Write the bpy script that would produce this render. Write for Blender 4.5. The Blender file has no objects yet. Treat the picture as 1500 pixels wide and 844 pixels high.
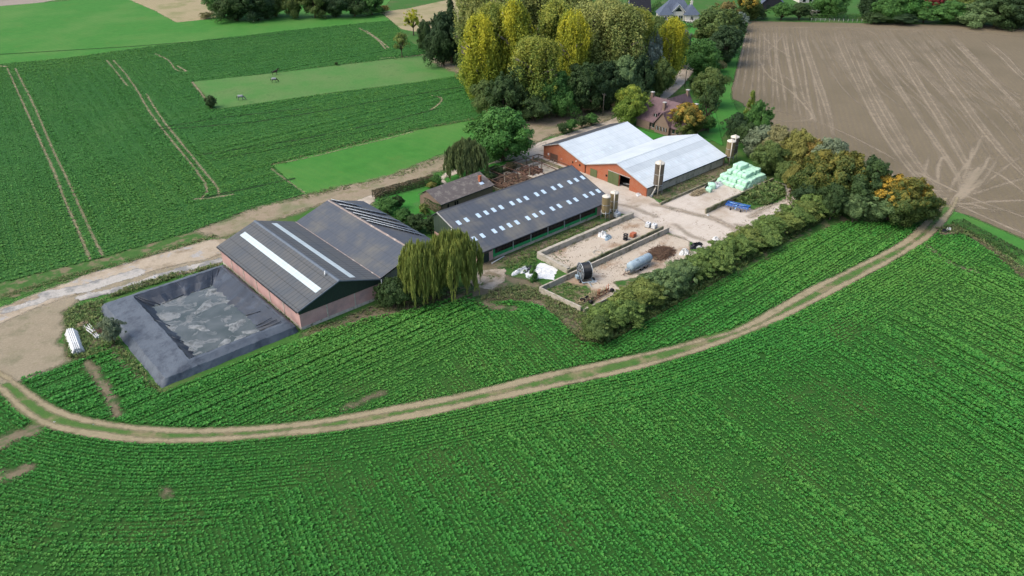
import bpy, bmesh, math, random
import numpy as np
from mathutils import Vector, Matrix
random.seed(7); RS=np.random.RandomState(11)
PI=math.pi
scene=bpy.context.scene; col=scene.collection
# ------------------------------------------------------------------ camera
# ground frame: x runs along the barns, y across them, z up, metres
F0=1113.0; CH=75.0
PITCH=math.atan(650/1113.0); AZ=math.atan(1442/1289.0)
FW=np.array([math.cos(AZ),math.sin(AZ),0.0])      # camera heading on the ground
RT=np.array([math.sin(AZ),-math.cos(AZ),0.0])
FD=FW*math.cos(PITCH)+np.array([0,0,-math.sin(PITCH)])
DN=-FW*math.sin(PITCH)+np.array([0,0,-math.cos(PITCH)])
CAM=np.array([0,0,CH])
cd=bpy.data.cameras.new('camera'); cam=bpy.data.objects.new('camera',cd); col.objects.link(cam)
cd.sensor_width=36; cd.lens=F0/1500*36; cd.clip_start=.5; cd.clip_end=9000
cam.location=(0,0,CH)
cam.rotation_euler=Matrix((RT,-DN,-FD)).transposed().to_euler()
scene.camera=cam
def at(x,y,z=0.0):
    d=FD*F0+RT*(x-750)+DN*(y-422); t=(z-CH)/d[2]; P=CAM+d*t
    return float(P[0]),float(P[1])
def depth(u,v,z=0): return float((np.array([u,v,z])-CAM)@FD)
def height_at(u,v,y):
    lo,hi=-5,80
    for _ in range(40):
        m=(lo+hi)/2; d=np.array([u,v,m])-CAM; py=422+F0*(d@DN)/(d@FD)
        if py>y: lo=m
        else: hi=m
    return lo
def pts(l): return np.array([at(*q) for q in l])
# ------------------------------------------------------------------ objects
def props(o,label=None,cat=None,group=None,kind=None):
    if label: o['label']=label
    if cat: o['category']=cat
    if group: o['group']=group
    if kind: o['kind']=kind
    return o
def thing(name,label,cat,x,y,z=0,rz=0,group=None):
    o=bpy.data.objects.new(name,None); col.objects.link(o)
    o.empty_display_size=.5; o.location=(x,y,z); o.rotation_euler=(0,0,rz)
    return props(o,label,cat,group)
def copy_tree(o,parent=None):
    c=o.copy(); col.objects.link(c)
    if parent: c.parent=parent
    for ch in list(o.children): copy_tree(ch,c)
    return c
class MB:
    def __init__(s): s.v=[]; s.f=[]; s.sm=[]
    def add(s,v,f,smooth=False):
        n=len(s.v); s.v+= [tuple(p) for p in v]; s.f+=[tuple(i+n for i in q) for q in f]; s.sm+=[smooth]*len(f); return s
    def box(s,x0,x1,y0,y1,z0,z1):
        v=[(x,y,z) for z in (z0,z1) for x,y in ((x0,y0),(x1,y0),(x1,y1),(x0,y1))]
        return s.add(v,[(3,2,1,0),(4,5,6,7),(0,1,5,4),(1,2,6,5),(2,3,7,6),(3,0,4,7)])
    def prism(s,prof,a0,a1,axis='y'):
        # prof: list of (t,z); extruded along axis
        n=len(prof)
        P=(lambda t,z,a:(t,a,z)) if axis=='y' else (lambda t,z,a:(a,t,z))
        v=[P(t,z,a0) for t,z in prof]+[P(t,z,a1) for t,z in prof]
        f=[tuple(range(n)),tuple(range(2*n-1,n-1,-1))]+[(i,(i+n),(i+1)%n+n,(i+1)%n) for i in range(n)]
        return s.add(v,f)
    def cyl(s,p0,p1,r0,r1=None,n=12,cap=True,smooth=True):
        r1=r0 if r1 is None else r1
        p0=Vector(p0);p1=Vector(p1); d=(p1-p0)
        if d.length<1e-6: return s
        d.normalize(); a=d.orthogonal().normalized(); b=d.cross(a)
        v=[];
        for p,r in ((p0,r0),(p1,r1)):
            for i in range(n):
                t=2*PI*i/n; v.append(p+a*math.cos(t)*r+b*math.sin(t)*r)
        s.add(v,[(i,(i+1)%n,(i+1)%n+n,i+n) for i in range(n)],smooth)
        if cap:
            k=len(s.v)-2*n; s.f+=[tuple(k+i for i in range(n))[::-1],tuple(k+n+i for i in range(n))]; s.sm+=[False,False]
        return s
    def lathe(s,prof,c=(0,0,0),axis='z',n=20,arc=2*PI):
        v=[];c=Vector(c)
        for r,h in prof:
            for i in range(n):
                t=arc*i/n
                q=(r*math.cos(t),r*math.sin(t),h)
                if axis=='x': q=(h,r*math.cos(t),r*math.sin(t))
                if axis=='y': q=(r*math.cos(t),h,r*math.sin(t))
                v.append(c+Vector(q))
        f=[(j*n+i,j*n+(i+1)%n,(j+1)*n+(i+1)%n,(j+1)*n+i) for j in range(len(prof)-1) for i in range(n)]
        return s.add(v,f,True)
    def torus(s,c,R,r,axis='x',n=24,m=8):
        pr=[(R+r*math.cos(2*PI*k/m),r*math.sin(2*PI*k/m)) for k in range(m+1)]
        return s.lathe(pr,c,axis,n)
    def build(s,name,mat,parent=None,recalc=True):
        me=bpy.data.meshes.new(name); me.from_pydata([tuple(p) for p in s.v],[],s.f)
        if recalc:
            bm=bmesh.new(); bm.from_mesh(me); bmesh.ops.recalc_face_normals(bm,faces=bm.faces); bm.to_mesh(me); bm.free()
        if len(s.sm)==len(me.polygons): me.polygons.foreach_set('use_smooth',s.sm)
        o=bpy.data.objects.new(name,me); col.objects.link(o)
        if mat: me.materials.append(mat)
        if parent: o.parent=parent
        return o
def npmesh(name,V,Q,mat,attrs=None,parent=None,link=True):
    me=bpy.data.meshes.new(name); V=np.asarray(V,np.float32); Q=np.asarray(Q,np.int32)
    k=Q.shape[1]
    me.vertices.add(len(V)); me.vertices.foreach_set('co',V.ravel())
    me.loops.add(Q.size); me.loops.foreach_set('vertex_index',Q.ravel())
    me.polygons.add(len(Q)); me.polygons.foreach_set('loop_start',np.arange(0,Q.size,k,dtype=np.int32))
    me.update(calc_edges=True)
    for n,a in (attrs or {}).items():
        at_=me.attributes.new(n,'FLOAT','POINT'); at_.data.foreach_set('value',np.asarray(a,np.float32))
    if mat: me.materials.append(mat)
    if not link: return me
    o=bpy.data.objects.new(name,me); col.objects.link(o)
    if parent: o.parent=parent
    return o
# ------------------------------------------------------------------ materials
def lin(c):
    if isinstance(c,str):
        c=[int(c[i:i+2],16)/255 for i in (0,2,4)]
        c=[x/12.92 if x<.04045 else ((x+.055)/1.055)**2.4 for x in c]
    return (*c,1)
class NT:
    def __init__(s,name):
        s.m=bpy.data.materials.new(name); s.m.use_nodes=True; s.t=s.m.node_tree; s.n=s.t.nodes
        s.b=s.n['Principled BSDF']; s.out=s.n['Material Output']; s.b.inputs['Specular IOR Level'].default_value=.25
        s.tc=s.n.new('ShaderNodeTexCoord')
    def L(s,a,b): s.t.links.new(a,b)
    def mapv(s,scale=(1,1,1),rot=0):
        m=s.n.new('ShaderNodeMapping'); m.inputs['Scale'].default_value=scale; m.inputs['Rotation'].default_value=(0,0,rot)
        s.L(s.tc.outputs['Object'],m.inputs[0]); return m.outputs[0]
    def noise(s,scale,detail=4,rough=.6,vec=None,dist=0):
        t=s.n.new('ShaderNodeTexNoise'); t.inputs['Scale'].default_value=scale; t.inputs['Detail'].default_value=detail
        t.inputs['Roughness'].default_value=rough; t.inputs['Distortion'].default_value=dist
        s.L(vec or s.tc.outputs['Object'],t.inputs['Vector']); return t.outputs[0]
    def wave(s,scale,axis='X',dist=0,vec=None,dscale=1):
        t=s.n.new('ShaderNodeTexWave'); t.bands_direction=axis; t.inputs['Scale'].default_value=scale
        t.inputs['Distortion'].default_value=dist; t.inputs['Detail Scale'].default_value=dscale
        s.L(vec or s.tc.outputs['Object'],t.inputs['Vector']); return t.outputs['Fac']
    def ramp(s,fac,a,b,lo=0.,hi=1.):
        m=s.n.new('ShaderNodeMapRange'); m.clamp=True
        s.L(fac,m.inputs[0]); m.inputs[1].default_value=a; m.inputs[2].default_value=b; m.inputs[3].default_value=lo; m.inputs[4].default_value=hi
        return m.outputs[0]
    def math(s,op,a,b=0.0):
        m=s.n.new('ShaderNodeMath'); m.operation=op
        for i,x in enumerate((a,b)):
            if isinstance(x,(int,float)): m.inputs[i].default_value=x
            else: s.L(x,m.inputs[i])
        return m.outputs[0]
    def mix(s,fac,a,b):
        m=s.n.new('ShaderNodeMix'); m.data_type='RGBA'
        if isinstance(fac,(int,float)): m.inputs[0].default_value=fac
        else: s.L(fac,m.inputs[0])
        for i,x in ((6,a),(7,b)):
            if isinstance(x,(tuple,list,str)): m.inputs[i].default_value=lin(x)
            else: s.L(x,m.inputs[i])
        return m.outputs[2]
    def attr(s,n):
        a=s.n.new('ShaderNodeAttribute'); a.attribute_name=n; return a.outputs['Fac']
    def color(s,c): s.L(c,s.b.inputs['Base Color'])
    def bump(s,h,st=.3,dist=.1):
        b=s.n.new('ShaderNodeBump'); b.inputs['Strength'].default_value=st; b.inputs['Distance'].default_value=dist
        s.L(h,b.inputs['Height']); s.L(b.outputs[0],s.b.inputs['Normal'])
    def edge(s,amp,scale,soft=.3):
        # ragged border of a sheet: 'sd' is the signed distance (m) inside its outline
        n=s.noise(scale,5,.7); a=s.math('ADD',s.attr('sd'),s.math('MULTIPLY',s.math('SUBTRACT',n,.5),amp*2))
        s.alpha(s.ramp(a,-soft,soft))
    def alpha(s,fac):
        tr=s.n.new('ShaderNodeBsdfTransparent'); mx=s.n.new('ShaderNodeMixShader')
        s.L(fac,mx.inputs[0]); s.L(tr.outputs[0],mx.inputs[1]); s.L(s.b.outputs[0],mx.inputs[2]); s.L(mx.outputs[0],s.out.inputs[0])
def M(name,c1,c2=None,scale=1.,c3=None,s3=.3,t3=(.55,.65),rough=.85,bump=0,bs=8,metal=0,spec=.25,stretch=None,edge=None,bd=.05):
    t=NT(name); t.b.inputs['Roughness'].default_value=rough; t.b.inputs['Metallic'].default_value=metal; t.b.inputs['Specular IOR Level'].default_value=spec
    c2=c2 or c1; vec=t.mapv(stretch) if stretch else None
    c=t.mix(t.ramp(t.noise(scale,6,.65,vec),.3,.7),c1,c2)
    if c3: c=t.mix(t.ramp(t.noise(s3,6,.7),*t3),c,c3)
    t.color(c)
    if bump: t.bump(t.noise(bs,4,.6),bump,bd)
    if edge: t.edge(*edge)
    return t.m
def corrugated(name,c1,c2,axis,period=.9,c3=None,metal=0,rough=.6,amp=.25,streak=.5,rot=0):
    # sheeting whose ribs run down the slope; axis = the direction along which the ribs repeat
    t=NT(name); t.b.inputs['Roughness'].default_value=rough; t.b.inputs['Metallic'].default_value=metal
    sc=(.15,1.6,1) if axis=='Y' else (1.6,.15,1)
    st=t.noise(1.2,5,.7,t.mapv(sc)); big=t.noise(.18,4,.6)
    c=t.mix(t.ramp(st,.3,.7),c1,c2)
    if c3: c=t.mix(t.math('MULTIPLY',t.ramp(big,.45,.7),streak),c,c3)
    w=t.wave(.314/period,axis); w2=t.wave(.314/.3,axis); w3=t.wave(.314/2.4,'X' if axis=='Y' else 'Y')
    d=t.ramp(w,0,.12,amp*1.2,0); e=t.ramp(w3,0,.03,amp,0)
    c=t.mix(t.math('ADD',d,e),c,(.02,.02,.02)); t.color(c)
    t.bump(w2,.35,.05); return t.m
def brick(name,c1,c2,mortar,sc=4):
    t=NT(name); b=t.n.new('ShaderNodeTexBrick'); b.inputs['Scale'].default_value=sc
    b.inputs['Color1'].default_value=lin(c1); b.inputs['Color2'].default_value=lin(c2); b.inputs['Mortar'].default_value=lin(mortar)
    m=t.n.new('ShaderNodeMapping'); m.inputs['Rotation'].default_value=(PI/2,0,0); 
    cx=t.n.new('ShaderNodeCombineXYZ'); sx=t.n.new('ShaderNodeSeparateXYZ'); t.L(t.tc.outputs['Object'],sx.inputs[0])
    t.L(t.math('ADD',sx.outputs[0],sx.outputs[1]),cx.inputs[0]); t.L(sx.outputs[2],cx.inputs[1]); t.L(cx.outputs[0],b.inputs['Vector'])
    c=t.mix(t.ramp(t.noise(.7,5,.7),.4,.75,0,.45),b.outputs[0],mortar); t.color(c); return t.m
MT={}
MT['pink']=M('pink_concrete_panel','a98b85','987a74',.6,'857370',.25,(.5,.7),bump=.1)
MT['plinth']=M('pale_plinth','a9a59b','8b877c',1.5,'5f6350',.8)
MT['greensheet']=corrugated('dark_green_sheeting','1c2b25','24352d','X',1.0)
MT['greensheet_y']=corrugated('green_sheeting_gable','3a4a3d','2f4034','Y',1.0,'55604c')
MT['roof_pink']=corrugated('grey_fibre_cement','474c51','565755','Y',1.05,'3e4750',amp=.4,rough=.85)
MT['roof_grey']=corrugated('dark_fibre_cement','414851','494e55','Y',1.05,'5d5d58',amp=.16,rough=.85,streak=.85)
MT['roof_mid']=corrugated('slate_grey_fibre_cement','424951','4c5057','X',1.1,'63625c',amp=.16,rough=.85,streak=.85)
MT['roof_silver']=corrugated('galvanised_sheet','aeb7ba','bbc3c6','X',.9,'9ea8ad',amp=.12,rough=.55,metal=0)
MT['roof_silver_dirty']=corrugated('weathered_galvanised_sheet','a0a9ad','aeb6b8','X',.9,'929ba0',amp=.12,rough=.55,metal=0)
MT['roof_dark']=corrugated('dark_roof_sheet','3b3f44','4a4b4d','X',1.,amp=.1)
MT['translucent']=corrugated('pale_translucent_sheet','a3b0b2','b2bdbe','Y',1.05,'98a4a6',amp=.1,rough=.4)
MT['skylight']=M('skylight_sheet','9fb4c4','b3c5d2',1.2,rough=.35)
MT['skylight_white']=M('white_skylight','bcc6ca','a9b6bc',1.2,rough=.4)
MT['ridge']=M('ridge_capping','6e6966','5b5856',1.5,'7d7570',.6)
MT['ridge_blue']=M('ridge_capping_blue_grey','5c6670','525a62',1.5)
MT['gutter']=M('gutter','6f6661','857a74',1.2,'a79e94',.7)
MT['trim']=M('pale_verge_trim','a8a8a4','8f8f8b',2)
MT['darktrim']=M('dark_trim','23272b','1b1f22',2,rough=.6)
MT['dark']=M('dark_interior','0b0c0c','111110',1)  # near-black tone, interior shade put into the colour
MT['brick']=brick('orange_brick','9c5232','8c4629','8f715d')
MT['brick_brown']=brick('brown_brick','6f5d50','625247','7a6d62')
MT['greendoor']=corrugated('weathered_green_boards','4c5a3a','59633f','Y',.5,'6b6a4c',amp=.25)
MT['green']=M('green_painted_steel','237a45','2b854c',2,'3f6a4c',1.)
MT['concrete']=M('aged_concrete','8d877a','a29b8d',1.2,'5d5c46',.7,(.5,.68),bump=.2)
MT['concrete_moss']=M('mossy_concrete','827c6c','6b6a4f',.8,'4a5030',.5,(.48,.6),bump=.2)
MT['wood']=M('weathered_post','5c5148','443b34',3)
MT['silo']=M('brown_translucent_silo_wall','675a40','786c50',1.0,'3c3527',.8,rough=.45,stretch=(3,3,.3))
MT['silo_grey']=M('grey_brown_silo_wall','5f564a','4d463b',1.0,'3a352d',.8,rough=.5,stretch=(3,3,.3))
MT['silolid']=M('silo_lid','c2bdb0','aaa496',2,rough=.5)
MT['galv']=M('galvanised_steel','8b9196','a3a9ac',2,rough=.45,metal=.5)
MT['white']=M('white_plastic','c9cbc9','b3b5b3',2,'90908c',1.5,(.62,.7),rough=.5)
MT['rust']=M('rusty_steel','4d3a31','5f473a',3,'3a3029',2)
MT['rubber']=M('black_rubber','131417','1c1d20',3,rough=.6)
MT['hose']=M('black_hose','14171c','20242a',3,rough=.4)
MT['tank']=M('blue_grey_tank_paint','7d8f99','8b9ba3',1.2,'6a7a82',.8,rough=.4)
MT['blue']=M('blue_painted_steel','1d55a0','2562ad',2,'4a6a90',1.5,(.62,.72),rough=.5)
MT['lightblue']=M('light_blue_paint','6f9cc4','88aecd',2)
MT['mint']=M('mint_green_bale_wrap','98c2a6','abd0b7',.9,'86b196',.8,rough=.4,bump=.6,bs=3,bd=.1)
MT['solar']=M('solar_cells','1a2230','202a3a',2,rough=.2,spec=.5)
MT['silver']=M('mounting_frame','a5adb3','8f989f',2,rough=.4)
MT['liner']=M('dark_liner','20262e','2a313a',.5,'3a434e',.22,(.5,.66),rough=.42,bump=.5,bs=1.5,stretch=(.5,1.4,1),spec=.4,bd=.12)
MT['liner_light']=M('blue_grey_liner','434b54','505860',.5,'383f48',.5,(.48,.64),rough=.6,bump=.7,bs=1.6,bd=.12,stretch=(.6,1.3,1))
MT['tile']=M('plum_roof_tiles','574648','655355',1.5,'463a3a',.7,bump=.5,bs=6)
MT['tile_brown']=M('brown_mossy_tiles','504b49','5b5653',1.2,'6e6963',.8,(.5,.62),bump=.6,bs=5)
MT['slate']=M('blue_grey_slate','454e5d','505a69',1.5,'3c4452',.7,bump=.4,bs=5)
MT['black_tile']=M('black_roof_tiles','17191f','20222a',1.5,bump=.4,bs=5)
MT['render']=M('cream_white_render','b9b6ae','a8a59c',.8)
MT['glass']=M('dark_window_glass','14181c','1d2328',2,rough=.15,spec=.6)
MT['bark']=M('bark','3c342b','4c4337',3,bump=.5,bs=6,stretch=(3,3,.6))
MT['bark_pale']=M('pale_bark','6f6a5c','5c574b',3,bump=.4,bs=6,stretch=(3,3,.6))
MT['twig']=M('dry_brown_sticks','4a3a31','65503f',3)
MT['earth']=M('dark_earth_heap','574b3e','6a5b4a',1.5,'3a4426',.8,bump=.8,bs=4,bd=.2)
MT['strawc']=M('pale_dry_stalks','8f8468','7a7058',2)
MT['horse']=M('dark_bay_coat','1a1512','241c17',3,rough=.6)
MT['horse_grey']=M('grey_coat','4b4d50','606265',3,rough=.6)
MT['horse_hair']=M('black_mane','0c0b0b','131212',3)
MT['paleblanket']=M('pale_rug','8b8f90','777b7d',2)
# ------------------------------------------------------------------ ground
def seg_dist(P,A,B):
    d=B-A; L=max(float(d@d),1e-9); t=np.clip(((P-A)@d)/L,0,1); return np.hypot(*((P-(A+t[:,None]*d)).T))
def poly_sd(P,poly):
    n=len(poly); dist=np.full(len(P),1e9); ins=np.zeros(len(P),bool)
    for i in range(n):
        A=poly[i];B=poly[(i+1)%n]; dist=np.minimum(dist,seg_dist(P,A,B))
        if A[1]!=B[1]:
            c=((A[1]>P[:,1])!=(B[1]>P[:,1]))&(P[:,0]<(B[0]-A[0])*(P[:,1]-A[1])/(B[1]-A[1])+A[0]); ins^=c
    return np.where(ins,dist,-dist)
def line_d(P,line):
    d=np.full(len(P),1e9)
    for A,B in zip(line[:-1],line[1:]): d=np.minimum(d,seg_dist(P,A,B))
    return d
def smooth_line(l,n=6):
    l=np.asarray(l,float); out=[]
    e=np.vstack([2*l[0]-l[1],l,2*l[-1]-l[-2]])
    for i in range(1,len(e)-2):
        p0,p1,p2,p3=e[i-1:i+3]
        for k in range(n):
            t=k/n; out.append(.5*((2*p1)+(-p0+p2)*t+(2*p0-5*p1+4*p2-p3)*t*t+(-p0+3*p1-3*p2+p3)*t**3))
    out.append(l[-1]); return np.array(out)
ZL=[0]
def sheet(name,mat,polys=(),lines=(),cell=1.,margin=2.,kind='structure',label=None):
    """flat ground sheet with a ragged border; polys: outlines, lines: (polyline, half width)"""
    ZL[0]+=1; z=ZL[0]*.004
    allp=np.vstack([*polys,*[l for l,w in lines]]); pad=margin+(max([float(np.max(w)) for l,w in lines]) if lines else 0)+cell
    lo=allp.min(0)-pad; hi=allp.max(0)+pad
    nx=int((hi[0]-lo[0])/cell)+1; ny=int((hi[1]-lo[1])/cell)+1
    X,Y=np.meshgrid(lo[0]+np.arange(nx+1)*cell,lo[1]+np.arange(ny+1)*cell,indexing='ij')
    P=np.c_[X.ravel(),Y.ravel()]; sd=np.full(len(P),-1e9)
    for p in polys: sd=np.maximum(sd,poly_sd(P,p))
    for l,w in lines:
        if not np.isscalar(w):
            for A,B,wi in zip(l[:-1],l[1:],w):
                b0=np.minimum(A,B)-wi-margin-cell; b1=np.maximum(A,B)+wi+margin+cell; m=np.all((P>b0)&(P<b1),axis=1)
                sd[m]=np.maximum(sd[m],wi-seg_dist(P[m],A,B))
            continue
        b0=l.min(0)-pad; b1=l.max(0)+pad; m=np.all((P>b0)&(P<b1),axis=1)
        sd[m]=np.maximum(sd[m],w-line_d(P[m],l))
    I,J=np.meshgrid(np.arange(nx),np.arange(ny),indexing='ij'); a=(I*(ny+1)+J).ravel()
    Q=np.c_[a,a+ny+1,a+ny+2,a+1]; keep=(sd[Q].max(1)>-margin); Q=Q[keep]
    used=np.unique(Q); rm=np.zeros(len(P),int); rm[used]=np.arange(len(used))
    o=npmesh(name,np.c_[P[used],np.full(len(used),z)],rm[Q],mat,{'sd':np.clip(sd[used],-50,50)})
    return props(o,label,None,None,kind)
def ground_mat(name,c1,c2,c3,s1=.8,s2=.12,t3=(.5,.62),edge=None,wave=None,fine=3.,bump=.5,c4=None,t4=(.6,.7),s4=.5,bd=.1,joints=0):
    t=NT(name); t.b.inputs['Roughness'].default_value=.95; t.b.inputs['Specular IOR Level'].default_value=.1
    c=t.mix(t.ramp(t.noise(s1,6,.7),.3,.7),c1,c2); c=t.mix(t.ramp(t.noise(s2,6,.65),*t3),c,c3)
    if c4: c=t.mix(t.ramp(t.noise(s4,7,.75),*t4),c,c4)
    f=t.noise(fine,4,.7); c=t.mix(t.ramp(f,.3,.75,.32,0),c,(.01,.012,.006))
    if wave:
        rot,per,am,wc=wave; w=t.wave(.314/per,'X',1.5,t.mapv((1,1,1),rot),.6)
        c=t.mix(t.math('MULTIPLY',t.ramp(w,.2,.8),am),c,wc)
    if joints:
        for ax in 'XY': c=t.mix(t.ramp(t.wave(.314/joints,ax,.15),0,.005,.16,0),c,(.14,.12,.09))
    t.color(c); t.bump(f,bump,bd)
    if edge: t.edge(*edge)
    return t.m
_d=np.array(at(1404,262))-np.array(at(1300,80)); PLROT=-math.atan2(_d[0],-_d[1])
GM={}
GM['grass']=ground_mat('rough_grass',(.035,.11,.02),(.05,.13,.025),(.075,.115,.035),.6,.08)
GM['soilgreen']=ground_mat('weedy_soil_between_rows',(.017,.07,.011),(.025,.088,.015),(.045,.08,.02),.7,.07,(.52,.7),edge=(1.,.5),c4=(.11,.09,.06),t4=(.66,.74),s4=.35)
GM['cropfar']=ground_mat('leafy_crop_canopy',(.024,.1,.02),(.036,.13,.027),(.05,.14,.03),.9,.05,(.45,.7),edge=(.5,.8),fine=1.6,bump=1.,c4=(.06,.14,.03),t4=(.62,.8),s4=.06,bd=.25,wave=(-PI/2,.55,.2,(.012,.06,.02)))
GM['meadow']=ground_mat('short_bright_grass',(.036,.15,.022),(.055,.19,.03),(.085,.19,.042),.3,.03,(.45,.7),edge=(1.,.4),fine=2.5,bump=.4,c4=(.085,.155,.03),t4=(.55,.8),s4=.09,wave=(-.08,2.2,.12,(.02,.13,.03)))
GM['paddock']=ground_mat('grazed_grass',(.055,.165,.036),(.075,.185,.045),(.11,.18,.06),.4,.06,(.4,.65),edge=(.8,.5),fine=1.5,bump=.6,c4=(.03,.13,.025),t4=(.56,.7),s4=.12)
GM['lawn']=ground_mat('lawn',(.035,.17,.025),(.045,.19,.03),(.06,.17,.04),.5,.15,edge=(.5,.8),fine=4)
GM['bare']=ground_mat('trampled_earth',(.23,.185,.125),(.28,.23,.16),(.16,.17,.09),.5,.13,(.5,.66),edge=(3.5,.25,1.2),c4=(.12,.13,.05),t4=(.52,.68),s4=.3)
GM['bareyard']=ground_mat('trampled_dusty_earth',(.23,.195,.135),(.275,.235,.165),(.17,.16,.1),.5,.16,(.5,.66),edge=(2.5,.3,.8),c4=(.15,.16,.07),t4=(.58,.7),s4=.35)
GM['rut']=ground_mat('dusty_rut',(.25,.21,.13),(.29,.245,.155),(.18,.16,.09),1.2,.25,(.55,.7),edge=(.5,.6,.3),fine=6,bump=.3,c4=(.1,.15,.05),t4=(.66,.72),s4=.8)
GM['verge']=ground_mat('grassy_track_middle',(.045,.12,.025),(.08,.14,.035),(.19,.17,.09),.8,.15,(.5,.62),edge=(.8,.5))
GM['roadearth']=ground_mat('pale_dirt_road',(.34,.285,.205),(.4,.34,.26),(.23,.185,.125),.5,.2,(.48,.62),edge=(1.5,.35,.5),c4=(.33,.32,.3),t4=(.55,.6),s4=.25)
GM['concretepatch']=ground_mat('worn_concrete_patches',(.36,.34,.3),(.42,.4,.36),(.2,.2,.19),.6,.25,(.48,.6),edge=(1.6,.5,.15))
GM['gravel']=ground_mat('pale_gravel',(.4,.35,.28),(.46,.4,.33),(.3,.26,.2),.5,.2,(.5,.65),edge=(.6,.6))
GM['yard']=ground_mat('worn_concrete_yard',(.46,.41,.345),(.52,.465,.395),(.36,.3,.23),.35,.1,(.5,.68),edge=(.5,.6),fine=5,bump=.2,c4=(.22,.175,.12),t4=(.58,.7),s4=.28,joints=4.5)
GM['pad']=ground_mat('broken_concrete_pad',(.36,.3,.23),(.42,.36,.28),(.2,.16,.1),.6,.4,(.45,.6),edge=(2.2,.35,.1),fine=5,bump=.4,c4=(.07,.1,.03),t4=(.56,.6),s4=.5)
GM['streak']=ground_mat('muddy_streak',(.3,.25,.18),(.35,.29,.22),(.2,.18,.12),.8,.3,edge=(1.1,.5,.9),c4=(.4,.35,.28),t4=(.5,.6),s4=.5)
GM['gap']=ground_mat('dark_soil_gap',(.012,.04,.01),(.02,.055,.014),(.03,.05,.018),edge=(.5,.5))  # dark green soil lines showing in gaps of the crop
GM['bay']=ground_mat('sandy_bay_floor',(.42,.36,.28),(.47,.41,.33),(.3,.22,.15),.35,.15,(.5,.62),edge=(.4,.6),fine=5,bump=.4,c4=(.2,.16,.1),t4=(.58,.66),s4=.35)
GM['weeds']=ground_mat('weedy_ground',(.035,.1,.02),(.06,.13,.03),(.16,.14,.08),.6,.3,(.5,.6),edge=(.9,.5))
GM['weeddirt']=ground_mat('weedy_dirt',(.13,.11,.065),(.18,.15,.1),(.05,.1,.03),.6,.25,(.5,.6),edge=(1.2,.4,.6))
GM['plough']=ground_mat('harrowed_soil',(.155,.126,.08),(.182,.15,.096),(.13,.108,.066),.5,.02,(.45,.65),edge=(.8,.5),fine=1.6,bump=1.,wave=(PLROT,1.6,.5,(.12,.1,.072)),bd=.15)
GM['tyre']=ground_mat('compressed_pale_soil',(.26,.215,.15),(.3,.25,.18),(.215,.18,.125),.8,.1,edge=(.55,.4,.5),fine=3)
GM['stubble']=ground_mat('pale_stubble',(.27,.23,.13),(.32,.27,.16),(.2,.2,.09),.5,.06,edge=(1.5,.3),wave=(.2,1.2,.2,(.2,.17,.09)))
GM['stubblegrey']=ground_mat('grey_stubble',(.25,.21,.17),(.28,.24,.2),(.2,.18,.13),.5,.06,edge=(1.5,.3))
g=MB(); S=4000; n=16
g.add([(-S+2*S*i/n,-S+2*S*j/n,0) for i in range(n+1) for j in range(n+1)],[(i*(n+1)+j,(i+1)*(n+1)+j,(i+1)*(n+1)+j+1,i*(n+1)+j+1) for i in range(n) for j in range(n)])
props(g.build('ground',GM['grass'],recalc=False),'grassy ground under the whole farm',None,None,'structure')
# -- track
upper=smooth_line(pts([(-60,520),(0,548),(28,566),(46,580),(83,603),(133,618),(200,628),(300,632),(430,624),(555,604),(681,580),(806,550),(900,530),(1010,504),(1093,479),(1186,427),(1280,380),(1319,360),(1342,343),(1363,322),(1376,306),(1385,292)]))
lower=smooth_line(pts([(-60,540),(0,570),(21,588),(43,607),(71,622),(100,630),(167,641),(233,646),(333,643),(430,634),(500,627),(618,607),(743,580),(900,547),(983,525),(1065,498),(1148,463),(1230,421),(1307,380),(1328,367),(1357,348),(1376,329),(1395,305),(1402,290)]))
mid=(upper[::3][:40]+upper[::3][:40])/2
midline=smooth_line(pts([(10,570),(36,594),(60,610),(115,623),(185,635),(265,640),(380,634),(465,625),(590,605),(715,580),(850,548),(945,528),(1038,501),(1120,471),(1208,424),(1293,380),(1335,357),(1368,327),(1387,305)]))
def lownoise(P,s,seed):
    r=np.random.RandomState(seed); o=np.zeros(len(P))
    for k in range(7):
        a=r.rand()*6.28; f=s*(.6+r.rand()*1.2); o+=np.sin((P[:,0]*math.cos(a)+P[:,1]*math.sin(a))*f+r.rand()*6.28)
    return o/3.
# ------------------------------------------------------------------ sheets
outer_poly=np.vstack([pts([(-60,560)]),lower[6:-8],pts([(1374,345),(1410,343),(1432,356),(1466,380),(1500,411),(1600,480),(1750,620),(1800,900),(1200,960),(600,960),(-120,960),(-260,800)])])
inner_poly=np.vstack([pts([(30,556),(60,545),(125,526),(138,508),(158,505),(185,520),(215,560),(233,577),(262,566),(300,551),(372,520),(440,497),(540,466),(600,455),(690,432),(718,447),(750,441),(788,447),(806,456),(826,478),(852,503),(890,505),(935,478),(1000,441),(1100,389),(1180,346),(1240,325),(1340,328),(1336,342)]),upper[6:-18][::-1]])
beet_left=pts([(-500,180),(-60,100),(0,94),(100,85),(199,71),(420,45),(572,30),(600,60),(628,80),(560,90),(404,108),(281,121),(317,161),(484,137),(612,121),(700,108),(712,120),(714,172),(612,190),(516,212),(397,241),(445,286),(379,302),(284,339),(151.6,377.5),(0,415),(-120,445),(-600,560)])
meadow_top=pts([(-500,120),(-60,18),(0,9),(100,1),(150,-12),(300,-30),(600,-30),(556,18),(574,31),(420,46),(199,73),(0,96),(-60,103),(-500,180)])
meadow_low=pts([(445,290),(396,241),(516,211.5),(612,189.5),(710,171.5),(765,160),(760,188),(735,200),(700,215),(655,222),(600,245),(560,262),(480,280)])
verge_left=pts([(-600,580),(-120,447),(0,415),(151,377),(284,339),(300,338),(320,345),(240,372),(130,402),(60,425),(0,442),(-120,475),(-600,640)])
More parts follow.
